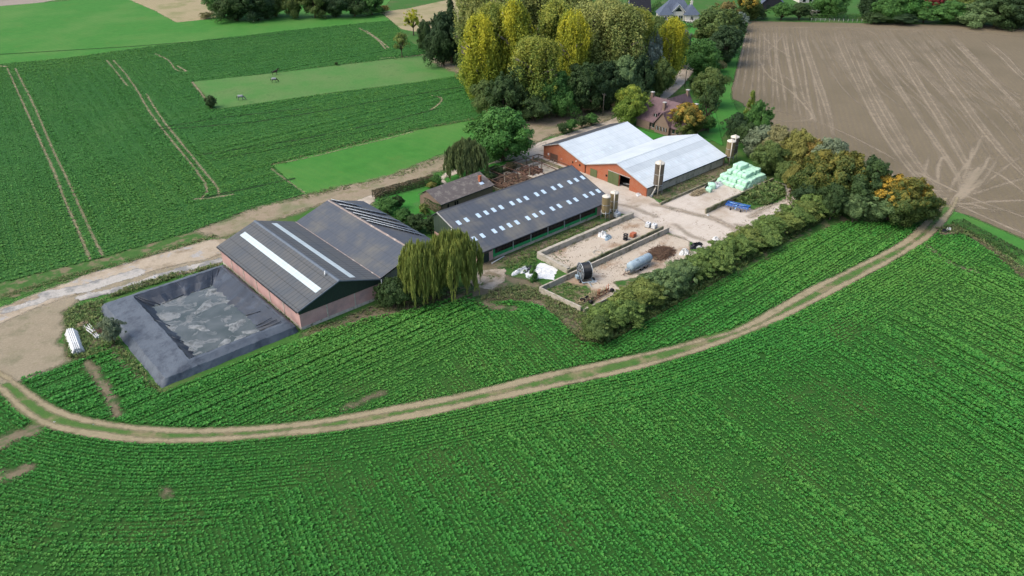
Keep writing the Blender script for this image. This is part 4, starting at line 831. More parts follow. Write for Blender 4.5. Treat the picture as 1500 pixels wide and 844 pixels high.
# --- slurry pit with liner
def pit():
    t=thing('lined_pit','square open pit lined with dark blue-grey plastic sheeting, holding murky water, beside the pink barn','pit',22.6,109.4)
    # rings (x0,x1,y0,y1,z) local coordinates
    r=RS
    def ring(x0,x1,y0,y1,z,n=26,jit=.05):
        p=[]
        for (ax,ay),(bx,by) in (((x0,y0),(x1,y0)),((x1,y0),(x1,y1)),((x1,y1),(x0,y1)),((x0,y1),(x0,y0))):
            for i in range(n):
                q=i/n; p.append((ax+(bx-ax)*q+r.normal(0,jit),ay+(by-ay)*q+r.normal(0,jit),z+r.normal(0,jit*.5)))
        return p
    def band(a,b):
        m=MB(); n=len(a); m.add(a+b,[(i,(i+1)%n,(i+1)%n+n,i+n) for i in range(n)],True); return m
    o0=ring(0,24.3,0,31.5,-.05); o1=ring(1.2,24.2,.5,31.3,1.1); c0=ring(5.4,23.4,1.7,29.8,1.75); c1=ring(5.9,22.9,2.2,29.2,1.8)
    m=band(o0,o1); n=len(o0); m.add(o1+c0,[(i,(i+1)%n,(i+1)%n+n,i+n) for i in range(n)],True); m.add(c0+c1,[(i,(i+1)%n,(i+1)%n+n,i+n) for i in range(n)],True); m.build('outer_liner',MT['liner_light'],t)
    i0=ring(5.92,22.9,2.2,29.2,1.79,26,.03); i1=ring(6.6,21.2,2.7,27.6,1.1,26,.16); i2=ring(7.5,19.4,3.4,25.6,.35,26,.2); i3=ring(8.6,18,4.4,24,.0,26,.1)
    m=band(i0,i1); n=len(i0)
    for a,b in ((i1,i2),(i2,i3)): m.add(a+b,[(i,(i+1)%n,(i+1)%n+n,i+n) for i in range(n)],True)
    m.build('inner_liner',MT['liner'],t)
    f=MB()                                    # folds and creases of the sheet
    for (a,b) in (((22.5,2.6,1.8),(19.2,4.6,.35)),((22.2,3.8,1.75),(19.1,5.6,.35)),((21.9,5,1.7),(19.3,6.4,.4)),((6.1,28.9,1.8),(8.2,25.4,.38)),((6.6,28.6,1.7),(9.2,25.2,.38)),((22.4,28.8,1.75),(19.6,25.4,.38)),((21.,28.9,1.7),(19.3,25.8,.4)),((6.2,2.5,1.75),(8.0,4.4,.36)),((7.2,3,1.2),(9.6,4.2,.36)),((22.8,14,1.75),(19.8,14.6,.4)),((21.6,9,1.35),(19.5,11,.4)),((6.2,18,1.7),(7.9,16.4,.38)),((6.3,11,1.6),(7.7,9.8,.4)),((14,29,1.75),(14.6,26.2,.4)),((9.6,25.3,.42),(14,25.9,.42)),((14,25.9,.42),(19,25.5,.42))):
        f=MB(); f.cyl(a,b,.06,.09,6); f.build('liner_fold',MT['liner'],t)
    w=MB(); N=30; w.add([(6.4+14.6*i/N,2.7+24.6*j/N,.37) for i in range(N+1) for j in range(N+1)],[(i*(N+1)+j,(i+1)*(N+1)+j,(i+1)*(N+1)+j+1,i*(N+1)+j+1) for i in range(N) for j in range(N)],True)
    q=NT('murky_water'); q.b.inputs['Roughness'].default_value=.12; q.b.inputs['Specular IOR Level'].default_value=.5
    c=q.mix(q.ramp(q.noise(.2,4,.6,None,.6),.35,.65),(.035,.045,.036),(.075,.085,.078)); c=q.mix(q.ramp(q.noise(.3,5,.65,None,1.2),.52,.66),c,(.16,.165,.16)); q.color(c)
    q.L(q.ramp(q.noise(.3,5,.65,None,1.2),.5,.66,.1,.7),q.b.inputs['Roughness']); q.bump(q.noise(2,3),.05,.02)
    w.build('water',q.m,t)
    for i,(px,py,rx,ry,a) in enumerate(((311,427,1.5,.9,.3),(241,463,2.6,1.2,2.2),(247,480,1.6,.9,2.0),(279,505,2.6,1.1,1.9),(328,508,2.4,.8,.9),(346,476,1.5,1.1,.4),(335,442,1.3,.6,1.9),(370,487,2.2,.6,2.3),(300,449,2.4,.9,.8),(292,480,1.7,.8,2.0),(350,497,1.6,.7,.7))):
        x,y=at(px,py,.4); N=22; m=MB(); v=[]
        ph=RS.rand(3)*6.28
        for j in range(5):
            s=1-j/4
            for k in range(N):
                b=2*PI*k/N; rr=1+.2*math.sin(2*b+ph[0])+.2*math.sin(3*b+ph[1])+.1*math.sin(5*b+ph[2])+.04*RS.randn(); X=1.25*rx*s*rr*math.cos(b);Yy=1.25*ry*s*rr*math.sin(b)
                v.append((x-22.6+X*math.cos(a)-Yy*math.sin(a),y-109.4+X*math.sin(a)+Yy*math.cos(a),.34+.16*min(rx,ry)*(1-s*s)*(.7+.5*RS.rand())))
        m.add(v,[(j*N+k,j*N+(k+1)%N,(j+1)*N+(k+1)%N,(j+1)*N+k) for j in range(4) for k in range(N)],True); m.build('sheet_bubble',M('muddy_sheet_bubble_%d'%i,(.13,.145,.145),(.21,.22,.215),.9,(.07,.08,.078),1.2,(.45,.6),rough=.5,bump=.6,bs=3,bd=.1) if i==0 else bpy.data.materials['muddy_sheet_bubble_0'],t)
pit()
# ------------------------------------------------------------------ silos
def silo(label,x,y,h,r,mt,pipe=1,group=None,rz=0):
    t=thing('feed_silo',label,'silo',x,y,0,rz,group)
    hc=h*.33; zb=hc
    m=MB(); m.lathe([(r,zb),(r,h*.96)],n=24); o=m.build('body',mt,t)
    m=MB(); m.lathe([(.18,zb-r*1.15),(r,zb)],n=24); m.cyl((0,0,zb-r*1.15-.3),(0,0,zb-r*1.15),.18); m.build('hopper_cone',mt,t)
    m=MB(); m.lathe([(r*1.04,h*.955),(r*1.04,h*.975),(r*.9,h*.99),(.3,h*1.03),(.001,h*1.035)],n=24); m.cyl((0,0,h*1.03),(0,0,h*1.05),.28); m.build('lid',MT['silolid'],t)
    m=MB(); m.torus((0,0,zb),r*1.01,.05,'z'); m.torus((0,0,h*.65),r*1.01,.04,'z'); m.build('ring',MT['galv'],t)
    for k in range(4):
        a=PI/4+k*PI/2; m=MB(); m.cyl((r*1.02*math.cos(a),r*1.02*math.sin(a),0),(r*1.02*math.cos(a),r*1.02*math.sin(a),zb+.5),.06,n=6); m.build('leg',MT['galv'],t)
    if pipe:
        a=-2.4; m=MB(); c,s=math.cos(a)*(r+.16),math.sin(a)*(r+.16); m.cyl((c,s,.4),(c,s,h*.97),.12,n=8); m.cyl((c,s,h*.97),(c*.5,s*.5,h*1.04),.1,n=8); m.build('fill_pipe',MT['silolid'],t)
    return t
silo('left one of two brown white-lidded silos at the corner of the cattle barn',122.4,104.7,6.1,.95,MT['silo'],0)
silo('right one of two brown white-lidded silos at the corner of the cattle barn',125.4,104.9,6.1,.95,MT['silo'],1)
silo('lone tall brown silo with a pale pipe, by the open brick barn gable',142.9,106.0,8.6,1.15,MT['silo_grey'],1)
silo('nearer brown silo of the pair at the far end of the silver-roofed barn',174.2,106.6,6.6,1.15,MT['silo'],1)
silo('farther darker silo of the pair at the far end of the silver-roofed barn',177.3,107.6,6.8,1.15,MT['silo_grey'],1)
t=thing('auger','short pale feed pipe leaning from the lone silo to the brick barn corner','feed pipe',140.9,106.1)
m=MB(); m.cyl((0,0,.3),(1.7,.1,2.2),.2); m.build('tube',MT['silolid'],t); m=MB(); m.box(-.3,.3,-.3,.3,0,.5); m.build('motor_box',MT['galv'],t)
# ------------------------------------------------------------------ bales
def balemesh(seed):
    r=np.random.RandomState(seed); bm=bmesh.new(); bmesh.ops.create_cube(bm,size=1); bmesh.ops.subdivide_edges(bm,edges=bm.edges,cuts=4,use_grid_fill=True)
    for v in bm.verts:
        c=v.co; L=c.length; s=Vector((c.x,c.y,c.z)); sp=c.normalized()*.62
        v.co=s.lerp(sp,.22)+Vector(r.normal(0,.012,3)); 
    me=bpy.data.meshes.new('bale'); bm.to_mesh(me); bm.free(); me.materials.append(MT['mint']); 
    for p in me.polygons: p.use_smooth=True
    return me
BM=[balemesh(i) for i in range(5)]
nb=0
def bale(u,v,z,rz,label,group=None,sx=1.75,sy=1.25,sz=1.05,tilt=0):
    global nb
    o=bpy.data.objects.new('wrapped_bale',BM[nb%5]); col.objects.link(o); nb+=1
    o.location=(u,v,z+sz/2); o.scale=(sx*1.04,sy*1.04,sz*1.04); o.rotation_euler=(tilt,tilt*.5,rz); return props(o,label,'bale',group)
r=np.random.RandomState(4)
GB='mint green wrapped bales in the big stack'
for ly,(u0,u1) in enumerate(((160.5,170.4),(161.6,170.3),(163.6,169.8),(165.6,168.2))):
    v0,v1=((92.9,100.5),(93.0,100.4),(94.6,100.),(97.2,99.6))[ly]
    u=u0
    lab=('mint green wrapped bale in the bottom layer of the big stack','mint green wrapped bale in the second layer of the big stack','mint green wrapped bale in the third layer of the big stack','mint green wrapped bale on the very top of the big stack')[ly]
    while u<u1-.6:
        v=v0+r.rand()*.2
        while v<v1-.5:
            bale(u+.85+r.normal(0,.16),v+.6+r.normal(0,.1),ly*1.0-.03,r.normal(0,.16),lab,GB+(', bottom layer',', second layer',', third layer',', top')[ly],tilt=r.normal(0,.07)); v+=1.3
        u+=1.82
GT='mint green bales fallen in front of the big stack'
for (px,py,z,rz) in ((1070,266,0,.4),(1076,264,0,1.2),(1081,268,0,-.3),(1088,262,0,.8),(1079,258,.0,.2),(1084,255,.9,.5),(1074,261,.8,1.4),(1090,268,0,.3),(1082,251,1.1,.1)):
    x,y=at(px,py); bale(x,y,z,rz,'mint green wrapped bale tumbled at the front foot of the big stack',GT,1.6,1.3,1.1,r.normal(0,.12))
x,y=at(1067,262); bale(x,y,0,.2,'single small mint bale standing upright at the left foot of the big stack',None,.8,.8,1.5)
x,y=at(1038,281); bale(x,y,0,.3,'small rounded mint bale lying left of the bigger one by the low mossy wall',None,1.3,1.3,1.1)
x,y=at(1042,276); bale(x,y,0,.9,'larger mint bale among rubbish by the low mossy wall, apart from the stack',None,1.9,1.5,1.3)
# ------------------------------------------------------------------ tanker trailer
def tanker():
    x,y=at(936,394); t=thing('slurry_tanker','blue-grey cylindrical slurry tank trailer parked on the sandy bay','tanker',x,y,0,.02)
    L=3.1; z=1.65; R_=.92
    m=MB(); m.lathe([(.01,-L-.32),(R_*.5,-L-.26),(R_*.85,-L-.12),(R_,-L+.05),(R_,L-.05),(R_*.85,L+.12),(R_*.5,L+.26),(.01,L+.32)],(0,0,z),'x',28); m.build('tank',MT['tank'],t)
    m=MB()
    for q in (-2.2,-.7,.8,2.3): m.torus((q,0,z),R_+.02,.035,'x',28,6)
    m.build('tank_ring',MT['tank'],t)
    m=MB(); m.box(-L-.5,L,-.55,-.4,.62,.82); m.box(-L-.5,L,.4,.55,.62,.82); m.box(-L,-L+.15,-.4,.4,.62,.8); m.box(L-.2,L,-.4,.4,.62,.8); m.build('chassis',MT['galv'],t)
    m=MB(); m.cyl((-L-.4,.45,.7),(-L-2.0,0,.6),.07); m.cyl((-L-.4,-.45,.7),(-L-2.0,0,.6),.07); m.torus((-L-2.1,0,.6),.1,.035,'z',12,6); m.build('drawbar',MT['rust'],t)
    m=MB(); m.cyl((-L-1.5,.1,0),(-L-1.5,.1,.7),.05); m.build('stand',MT['galv'],t)
    for q in (-.2,1.15):
        for s in (-1,1):
            m=MB(); m.lathe([(.28,s*.75-.16),(.5,s*.75-.16),(.52,s*.75),(.5,s*.75+.16),(.28,s*.75+.16)],(q,0,.52),'y',20); w=m.build('wheel',MT['rubber'],t); m=MB(); m.cyl((q,s*.75-.1,.52),(q,s*.75+.1,.52),.28,n=16); m.build('rim',MT['galv'],w)
    m=MB(); m.cyl((-1.2,0,z+R_-.05),(-1.2,0,z+R_+.18),.3,n=16); m.build('manhole',MT['tank'],t)
    m=MB(); m.cyl((-L-.25,-.3,z-.4),(-L-.75,-.3,z-.4),.14); m.box(-L-.9,-L-.4,-.1,.5,.85,1.3); m.build('pump',MT['galv'],t)
    m=MB(); m.box(-2.4,2.2,-1.05,-.8,.85,.92); m.box(-.8,1.8,-1.05,-.6,1.05,1.1); m.build('mudguard',MT['galv'],t)
tanker()
# ------------------------------------------------------------------ hose reel
def reel():
    x,y=at(856,409); t=thing('hose_reel','big irrigation reel wound with black hose, with a spoked metal side wheel and low frame','hose reel',x,y,0,-.42)
    R_=1.75; z=1.95; W=.95
    m=MB()
    for i in range(9): m.torus((-W+.1+i*(2*W-.2)/8,0,z),R_-.22,.13,'x',36,8)
    for i in range(8): m.torus((-W+.2+i*(2*W-.4)/7,0,z),R_-.42,.13,'x',32,6)
    m.lathe([(R_-.5,-W),(R_-.3,-W+.02),(R_-.3,W-.02),(R_-.5,W)],(0,0,z),'x',32); m.build('wound_hose',MT['hose'],t)
    for s in (-1,1):
        m=MB(); m.torus((s*W,0,z),R_,.07,'x',36,6); m.torus((s*W,0,z),.45,.06,'x',20,6); m.torus((s*W,0,z),R_*.62,.035,'x',28,6)
        for k in range(12):
            a=2*PI*k/12; m.cyl((s*W,.4*math.cos(a),z+.4*math.sin(a)),(s*(W+.02),R_*math.cos(a),z+R_*math.sin(a)),.045,n=5)
        m.build('spoked_wheel',MT['galv'],t)
    m=MB(); m.cyl((-W-.25,0,z),(W+.25,0,z),.12); m.build('axle',MT['rust'],t)
    m=MB()
    for s in (-1,1):
        m.box(s*(W+.2)-.07,s*(W+.2)+.07,-2.2,2.2,.35,.5)
        for q in (-1,1): m.cyl((s*(W+.2),0,z),(s*(W+.2),q*1.3,.45),.06,n=6)
    m.box(-W-.2,W+.2,-2.1,-1.95,.35,.5); m.box(-W-.2,W+.2,1.95,2.1,.35,.5); m.build('frame',MT['tank'],t)
    for s in (-1,1):
        m=MB(); m.lathe([(.2,s*(W+.5)-.12),(.4,s*(W+.5)-.12),(.42,s*(W+.5)),(.4,s*(W+.5)+.12),(.2,s*(W+.5)+.12)],(0,-1.2,.42),'x',18); w=m.build('wheel',MT['rubber'],t)
        m=MB(); m.cyl((s*(W+.5)-.08,-1.2,.42),(s*(W+.5)+.08,-1.2,.42),.2); m.build('rim',MT['galv'],w)
    m=MB(); m.cyl((0,-2.1,.42),(0,-3.6,.4),.07); m.torus((0,-3.7,.4),.1,.03,'z',12,6); m.build('drawbar',MT['tank'],t)
    m=MB(); m.box(-W-.9,-W-.35,-.4,.5,.5,1.1); m.build('gear_box',MT['tank'],t)
reel()
x,y=at(868,414); sheetlump('plastic_sheet','small crumpled white sheet at the right foot of the hose reel',x,y,.95,.55,.25,MT['white'],31,rz=-.3)
# ------------------------------------------------------------------ cultivator
def cultivator():
    x,y=at(1080,306); t=thing('cultivator','blue folding cultivator with rows of tines and rollers, in front of the mossy wall','cultivator',x,y,0,-PI/2+.3)
    m=MB()
    for q in (-1.1,-.3,.5,1.2): m.box(-2.7,2.7,q-.07,q+.07,.85,1.0)
    for q in (-2.6,-1.3,0,1.3,2.6): m.box(q-.06,q+.06,-1.1,1.2,1.0,1.1)
    m.build('frame',MT['blue'],t)
    for i,q in enumerate((-1.1,-.3,.5)):
        for k in range(8):
            X=-2.5+k*.7+i*.22; m=MB(); m.cyl((X,q,.85),(X,q+.35,.55),.035,n=5); m.cyl((X,q+.35,.55),(X,q+.1,.02),.035,n=5); m.box(X-.07,X+.07,q-.02,q+.2,.0,.05); m.build('tine',MT['blue'],t)
    for s in (-1,1):
        m=MB(); m.cyl((s*.15,1.75,.3),(s*2.6,1.75,.3),.08)
        for k in range(9): X=s*(.2+k*.29); m.torus((X,1.75,.3),.26,.03,'x',14,4)
        m.build('roller',MT['rust'],t)
        m=MB(); m.cyl((s*.6,1.2,.95),(s*.6,1.75,.35),.05); m.cyl((s*2.2,1.2,.95),(s*2.2,1.75,.35),.05); m.build('roller_arm',MT['lightblue'],t)
    m=MB(); m.cyl((0,-1.1,1.),(0,-2.3,.8),.09); m.cyl((-.5,-1.1,1.),(0,-1.7,1.5),.06); m.cyl((.5,-1.1,1.),(0,-1.7,1.5),.06); m.cyl((0,-1.7,1.5),(0,0,1.1),.06); m.build('hitch',MT['lightblue'],t)
    for s in (-1,1): m=MB(); m.cyl((s*.3,0,1.12),(s*1.9,0,1.25),.06); m.build('hydraulic_ram',MT['lightblue'],t)
    for s in (-1,1): m=MB(); m.lathe([(.12,s*1.2-.1),(.33,s*1.2-.1),(.33,s*1.2+.1),(.12,s*1.2+.1)],(0,-1.6,.33),'x',16); m.build('wheel',MT['rubber'],t)
cultivator()
# ------------------------------------------------------------------ heaps, bags, pipes
x,y=at(968,372); rubble('scrap_heap','loose heap of brown branches and roots behind the tanker','heap',x,y,3.7,2.5,.8,420,(MT['earth'],MT['twig']),9,.5,1.8,stick=True)
x,y=at(866,436); rubble('straw_heap','long pale heap of stalks in the front corner of the bay','heap',x,y,4.6,.9,.55,160,(MT['strawc'],MT['strawc']),10,.4,1.3,stick=True)
x,y=at(1106,286); rubble('weedy_heap','brown earth heap in front of the weeds right of the blue cultivator','heap',x,y,3.4,3.0,1.1,90,(MT['earth'],MT['twig']),12,.3,.9,stick=True)
x,y=at(1170,283); rubble('dark_heap','dark purplish heap of rubble in the far corner of the weedy bay','heap',x,y,3.0,2.0,.8,90,(MT['earth'],MT['rust']),13,.1,.35)
x,y=at(1024,283); rubble('grey_heap','grey tangle of sticks beside the low mossy wall, left of the two single bales','heap',x,y,3.4,1.3,.7,150,(MT['earth'],MT['strawc']),14,.4,1.2,stick=True)
x,y=at(1052,271); sheetlump('plastic_sheet','grey and white crumpled sheeting between the single bales and the big bale stack',x,y,3.2,1.0,.6,MT['white'],15)
x,y=at(1036,276); sheetlump('tarpaulin','small dark grey tarpaulin lump left of the larger single bale',x,y,1.1,.7,.6,MT['hose'],16,'tarpaulin')
x,y=at(141,487); rubble('scrap_heap','small dark heap of brushwood beside the round grey-green bush at the pit','heap',x+.6,y-.6,1.6,1.5,.7,90,(MT['earth'],MT['twig']),17,.4,1.2,stick=True)
x,y=at(121,478); rubble('brush_heap','little grey brushwood heap in the weeds behind the white pipes','heap',x,y,1.1,.9,.6,70,(MT['earth'],MT['strawc']),18,.3,.9,stick=True)
def pipes(name,label,p0,p1,n,rows_,r_,mt,seed,h0=0.0,fan=0.):
    a=np.array(at(*p0)); b=np.array(at(*p1)); L=np.hypot(*(b-a)); rz=math.atan2(*(b-a)[::-1]); t=thing(name,label,'pipes',a[0],a[1],0,rz)
    rr=np.random.RandomState(seed)
    for s in (.2,.8): m=MB(); m.box(L*s-.08,L*s+.08,-n*r_*1.1,n*r_*1.1,0,.12); m.build('bearer',MT['wood'],t)
    for j in range(rows_):
        for i in range(n-j):
            y=(i-(n-j-1)/2)*2*r_*1.04; z=.12+r_+j*r_*1.78; o=rr.normal(0,.12); m=MB(); f=fan*rr.randn()
            c0=Vector((o,y,z)); c1=Vector((L+o,y+f,z+abs(f)*.1)); m.lathe([(r_*.75,0),(r_,0),(r_,(c1-c0).length),(r_*.75,(c1-c0).length),(r_*.75,0)],n=10)
            R_=Vector((0,0,1)).rotation_difference(c1-c0).to_matrix(); m.v=[tuple(R_@Vector(p)+c0) for p in m.v]; m.build('pipe',mt,t)
pipes('pipe_stack','neat bundle of long white pipes lying beside the bare yard',(116,520),(105,490),8,5,.13,MT['white'],1)
pipes('loose_pipes','short fanned bundle of white pipes half under brushwood, nearer the round bush',(145,496),(128,479),5,2,.1,MT['white'],2,0,.35)
for (px,py,z,rx,ry,h,lab,mt,sd) in ((800,388,0,2.9,3.6,.14,'large white plastic sheet spread on the weeds at the left end of the silage walls','white',41),
    (764,397,0,2.2,1.1,.4,'narrow white and dark sheet lying left of the small green bush','white',42),(773,394,0,1.6,1.2,.3,'dark grey sheet folded beside the spread white one','hose',43),
    (883,346,0,1.4,1.0,.8,'white crumpled sheet draped over dark rubbish in the middle of the empty bay','white',44),(890,349,0,1.3,.9,.5,'grey rubbish pile touching the draped white sheet in the empty bay','tank',45),
    (937,285,0,1.8,.8,.35,'white and dark sheets on the ground before the corner of the open brick barn','white',46),(1002,371,0,1.4,1.1,.7,'pale bulky sheet at the yard edge between the scrap heap and the hedge','white',47),
    (1048,351,0,1.1,.8,.4,'small white sheet at the yard edge, rightmost along the hedge','white',48),(1020,361,0,1.7,1.1,.6,'dark grey sheet with rubbish at the yard edge by the hedge','hose',49),(1024,364,0,.6,.5,.5,'tiny white bag beside the dark sheet at the hedge','white',50),
    (1389,337,0,1.2,.5,.4,'white sheet dumped on the grass where the track meets the harrowed field','white',51),(1383,339,0,1.1,.6,.35,'dark sheet beside the white one at the end of the field track','hose',52),(1037,316,0,.4,.3,.3,'tiny white scrap at the left end of the mossy wall','white',53),
    (80,619,0,.3,.25,.12,'white scrap lying between the track ruts at the left bend','white',54),(137,623,0,.25,.2,.1,'smaller white scrap on the track right of the other one','white',55),(226,407,0,.4,.3,.2,'white stone-like scrap on the grass edge behind the pit','white',56),(1009,238,0,.5,.4,.2,'tiny white scrap on the dirt strip beside the silver-roofed barn','white',57),
    (720,373,0,1.0,.6,.5,'dark rubbish lump by the green door of the cattle barn','hose',58),(741,262,0,1.0,1.,.6,'grey-green shrubby lump at the corner of the frame shed','strawc',59)):
    x,y=at(px,py) if sd!=41 else (94.3,96.4); sheetlump('tarpaulin' if mt in('hose','tank') else 'plastic_sheet',lab,x,y,rx,ry,h,MT[mt],sd,'tarpaulin' if mt in('hose','tank') else 'plastic sheet',rz=.1)
def container(label,px,py,rz,s=1.05,cage=True):
    x,y=at(px,py); t=thing('liquid_container',label,'container',x,y,0,rz)
    m=MB(); m.box(-s*.6,s*.6,-s*.5,s*.5,0,.14); m.build('pallet',MT['wood'],t)
    bm=bmesh.new(); bmesh.ops.create_cube(bm,size=1); bmesh.ops.bevel(bm,geom=list(bm.edges),offset=.1,segments=2,affect='EDGES',profile=.6)
    for v in bm.verts: v.co=Vector((v.co.x*1.15*s,v.co.y*.95*s,v.co.z*1.0+.66))
    me=bpy.data.meshes.new('tank'); bm.to_mesh(me); bm.free(); me.materials.append(MT['white']); o=bpy.data.objects.new('tank',me); col.objects.link(o); o.parent=t
    m=MB(); m.cyl((0,0,1.15),(0,0,1.25),.13); m.build('cap',MT['hose'],t)
    m=MB()
    for q in np.linspace(-.58,.58,6): 
        for yy in (-.5,.5): m.cyl((q*s,yy*s,.14),(q*s,yy*s,1.17),.015,n=4)
    for z in (.4,.75,1.15):
        for yy in (-.5,.5): m.cyl((-.6*s,yy*s,z),(.6*s,yy*s,z),.015,n=4)
        for xx in (-.6,.6): m.cyl((xx*s,-.5*s,z),(xx*s,.5*s,z),.015,n=4)
    m.build('cage',MT['galv'],t)
container('white caged liquid container beside the pair of silos at the cattle barn corner',903.5,318,.1,1.3)
container('left one of two white caged containers at the end of the double silage wall',949,333,.3)
container('right one of two white caged containers at the end of the double silage wall',958,335,.15)
def tyres(label,px,py,n):
    x,y=at(px,py); t=thing('tyre_stack',label,'tyres',x,y)
    for k in range(n): m=MB(); m.torus((0,0,.15+k*.26),.42,.15,'z',20,8); m.v=[(a,b,c+.15+k*.26) for a,b,c in m.v]; m.build('tyre',MT['rubber'],t)
tyres('stack of black tyres next to the red-brown pallet stack in the empty bay',916,352,3)
x,y=at(927,347); t=thing('brick_pallet','stack of red-brown bricks on a pallet beside the black tyres','bricks',x,y,0,.15)
m=MB(); m.box(-.8,.8,-.6,.6,0,.14); m.build('pallet',MT['wood'],t)
for k in range(3): m=MB(); m.box(-.72+.03*k,.7-.02*k,-.52,.52-.02*k,.14+k*.28,.14+k*.28+.26); m.build('brick_layer',MT['brick'],t)
x,y=at(875,371); t=thing('manhole_ring','pale concrete ring lying flat on the floor of the empty bay','concrete ring',x,y)
m=MB(); m.lathe([(.75,0),(1.1,0),(1.1,.22),(.75,.22),(.75,0)],n=24); m.build('ring',MT['concrete'],t); m=MB(); m.cyl((0,0,0),(0,0,.08),.75,n=24); m.build('base',MT['concrete'],t)
# ring built as slightly oval lump in the photo
x,y=at(855,440.5)
for i,(px,py,lab) in enumerate(((853,443,'left black wheel lying at the front of the straw heap'),(859,440,'right black wheel lying at the front of the straw heap'))):
    x,y=at(px,py); t=thing('old_wheel',lab,'wheel',x,y,0,.6+i); m=MB(); m.torus((0,0,0),.38,.14,'x',20,8); m.v=[(a,b,c+.5) for a,b,c in m.v]; m.build('tyre',MT['rubber'],t); m=MB(); m.cyl((-.08,0,.5),(.08,0,.5),.25); m.build('rim',MT['rust'],t)
x,y=at(884,434); t=thing('rusty_implement','rusty farm implement with upright arms in the front corner of the bay','implement',x,y,0,.05)
m=MB(); m.box(-4,2.6,-.1,.1,.35,.5); m.box(-4,2.6,.7,.85,.35,.5); m.build('frame',MT['rust'],t)
for q in (-3.5,-2.2,-.9,.4,1.7): m=MB(); m.box(q-.05,q+.05,-.1,.85,.5,.58); m.cyl((q,.4,.5),(q,.4,0),.05,n=6); m.build('cross_bar',MT['rust'],t)
for q in (-1.4,-.9,1.2,1.7): m=MB(); m.cyl((q,.3,.5),(q+.05,.3,1.9),.07,n=6); m.build('upright_arm',MT['brick'],t)
m=MB(); m.cyl((-3.9,-.4,.42),(-3.9,.1,.42),.4,n=16); m.cyl((2.4,-.4,.42),(2.4,.1,.42),.4,n=16); m.build('wheel',MT['rubber'],t)
# ------------------------------------------------------------------ horses
def horse(label,px,py,rz,mt,graze=False,rug=False,s=1.):
    x,y=at(px,py); t=thing('horse',label,'horse',x,y,0,rz)
    bm=bmesh.new(); sk=bm.verts.layers.skin.verify(); V=[]
    def v(p,r,par=None,root=False):
        q=bm.verts.new([c*s for c in p]); q[sk].radius=(r[0]*s,r[1]*s) if isinstance(r,tuple) else (r*s,r*s); q[sk].use_root=root; V.append(q)
        if par is not None: bm.edges.new((V[par],q))
        return len(V)-1
    hip_=v((-.55,0,1.25),(.3,.33),None,True); mid_=v((0,0,1.2),(.3,.34),hip_); sh=v((.55,0,1.25),(.26,.36),mid_)
    if graze: n1=v((.95,0,1.1),(.15,.2),sh); n2=v((1.25,0,.65),(.1,.15),n1); h1=v((1.38,0,.42),(.11,.14),n2); h2=v((1.5,0,.12),(.07,.08),h1)
    else: n1=v((.9,0,1.6),(.15,.2),sh); n2=v((1.15,0,1.95),(.1,.15),n1); h1=v((1.3,0,1.98),(.11,.13),n2); h2=v((1.65,0,1.68),(.07,.08),h1)
    for q in (-.16,.16):
        a=v((.55,q,.95),.13,sh); b=v((.58,q*1.05,.55),.075,a); c=v((.56,q*1.05,.28),.05,b); v((.6,q*1.05,.05),.06,c)
        a=v((-.62,q,.95),.18,hip_); b=v((-.5,q*1.05,.75),.11,a); c=v((-.75,q*1.05,.5),.07,b); d=v((-.7,q*1.05,.22),.05,c); v((-.64,q*1.05,.05),.06,d)
    me=bpy.data.meshes.new('body'); bm.to_mesh(me); bm.free(); me.materials.append(mt); o=bpy.data.objects.new('body',me); col.objects.link(o); o.parent=t
    o.modifiers.new('skin','SKIN'); sb=o.modifiers.new('smooth','SUBSURF'); sb.levels=1; sb.render_levels=1
    m=MB(); m.cyl((-.85*s,0,1.35*s),(-1.05*s,0,1.1*s),.05*s,.09*s,8); m.cyl((-1.05*s,0,1.1*s),(-1.08*s,0,.5*s),.09*s,.03*s,8); m.build('tail',MT['horse_hair'],t)
    m=MB(); 
    a,b=((.7,1.45),(1.25,.85)) if graze else ((.7,1.6),(1.1,2.15))
    m.prism([(a[0]*s,a[1]*s-.1),(b[0]*s,b[1]*s-.15),(b[0]*s,b[1]*s),(a[0]*s,a[1]*s+.1)],-.04*s,.04*s,'y'); m.build('mane',MT['horse_hair'],t)
    if rug:
        m=MB(); m.lathe([(.33*s,-.75*s),(.37*s,-.4*s),(.36*s,.1*s),(.37*s,.5*s),(.3*s,.7*s)],(0,0,1.26*s),'x',20); m.v=[p for p in m.v]; m.build('rug',MT['paleblanket'],t)
horse('grey-backed horse grazing alone near the left end of the paddock',353,147,-.5,MT['horse_grey'],True,True,1.15)
horse('dark horse farthest back of the two standing together in the paddock',403,110,-.6,MT['horse'],False,False,1.2)
horse('dark horse nearer the camera of the two standing together in the paddock',402,121,-.5,MT['horse'],True,True,1.1)
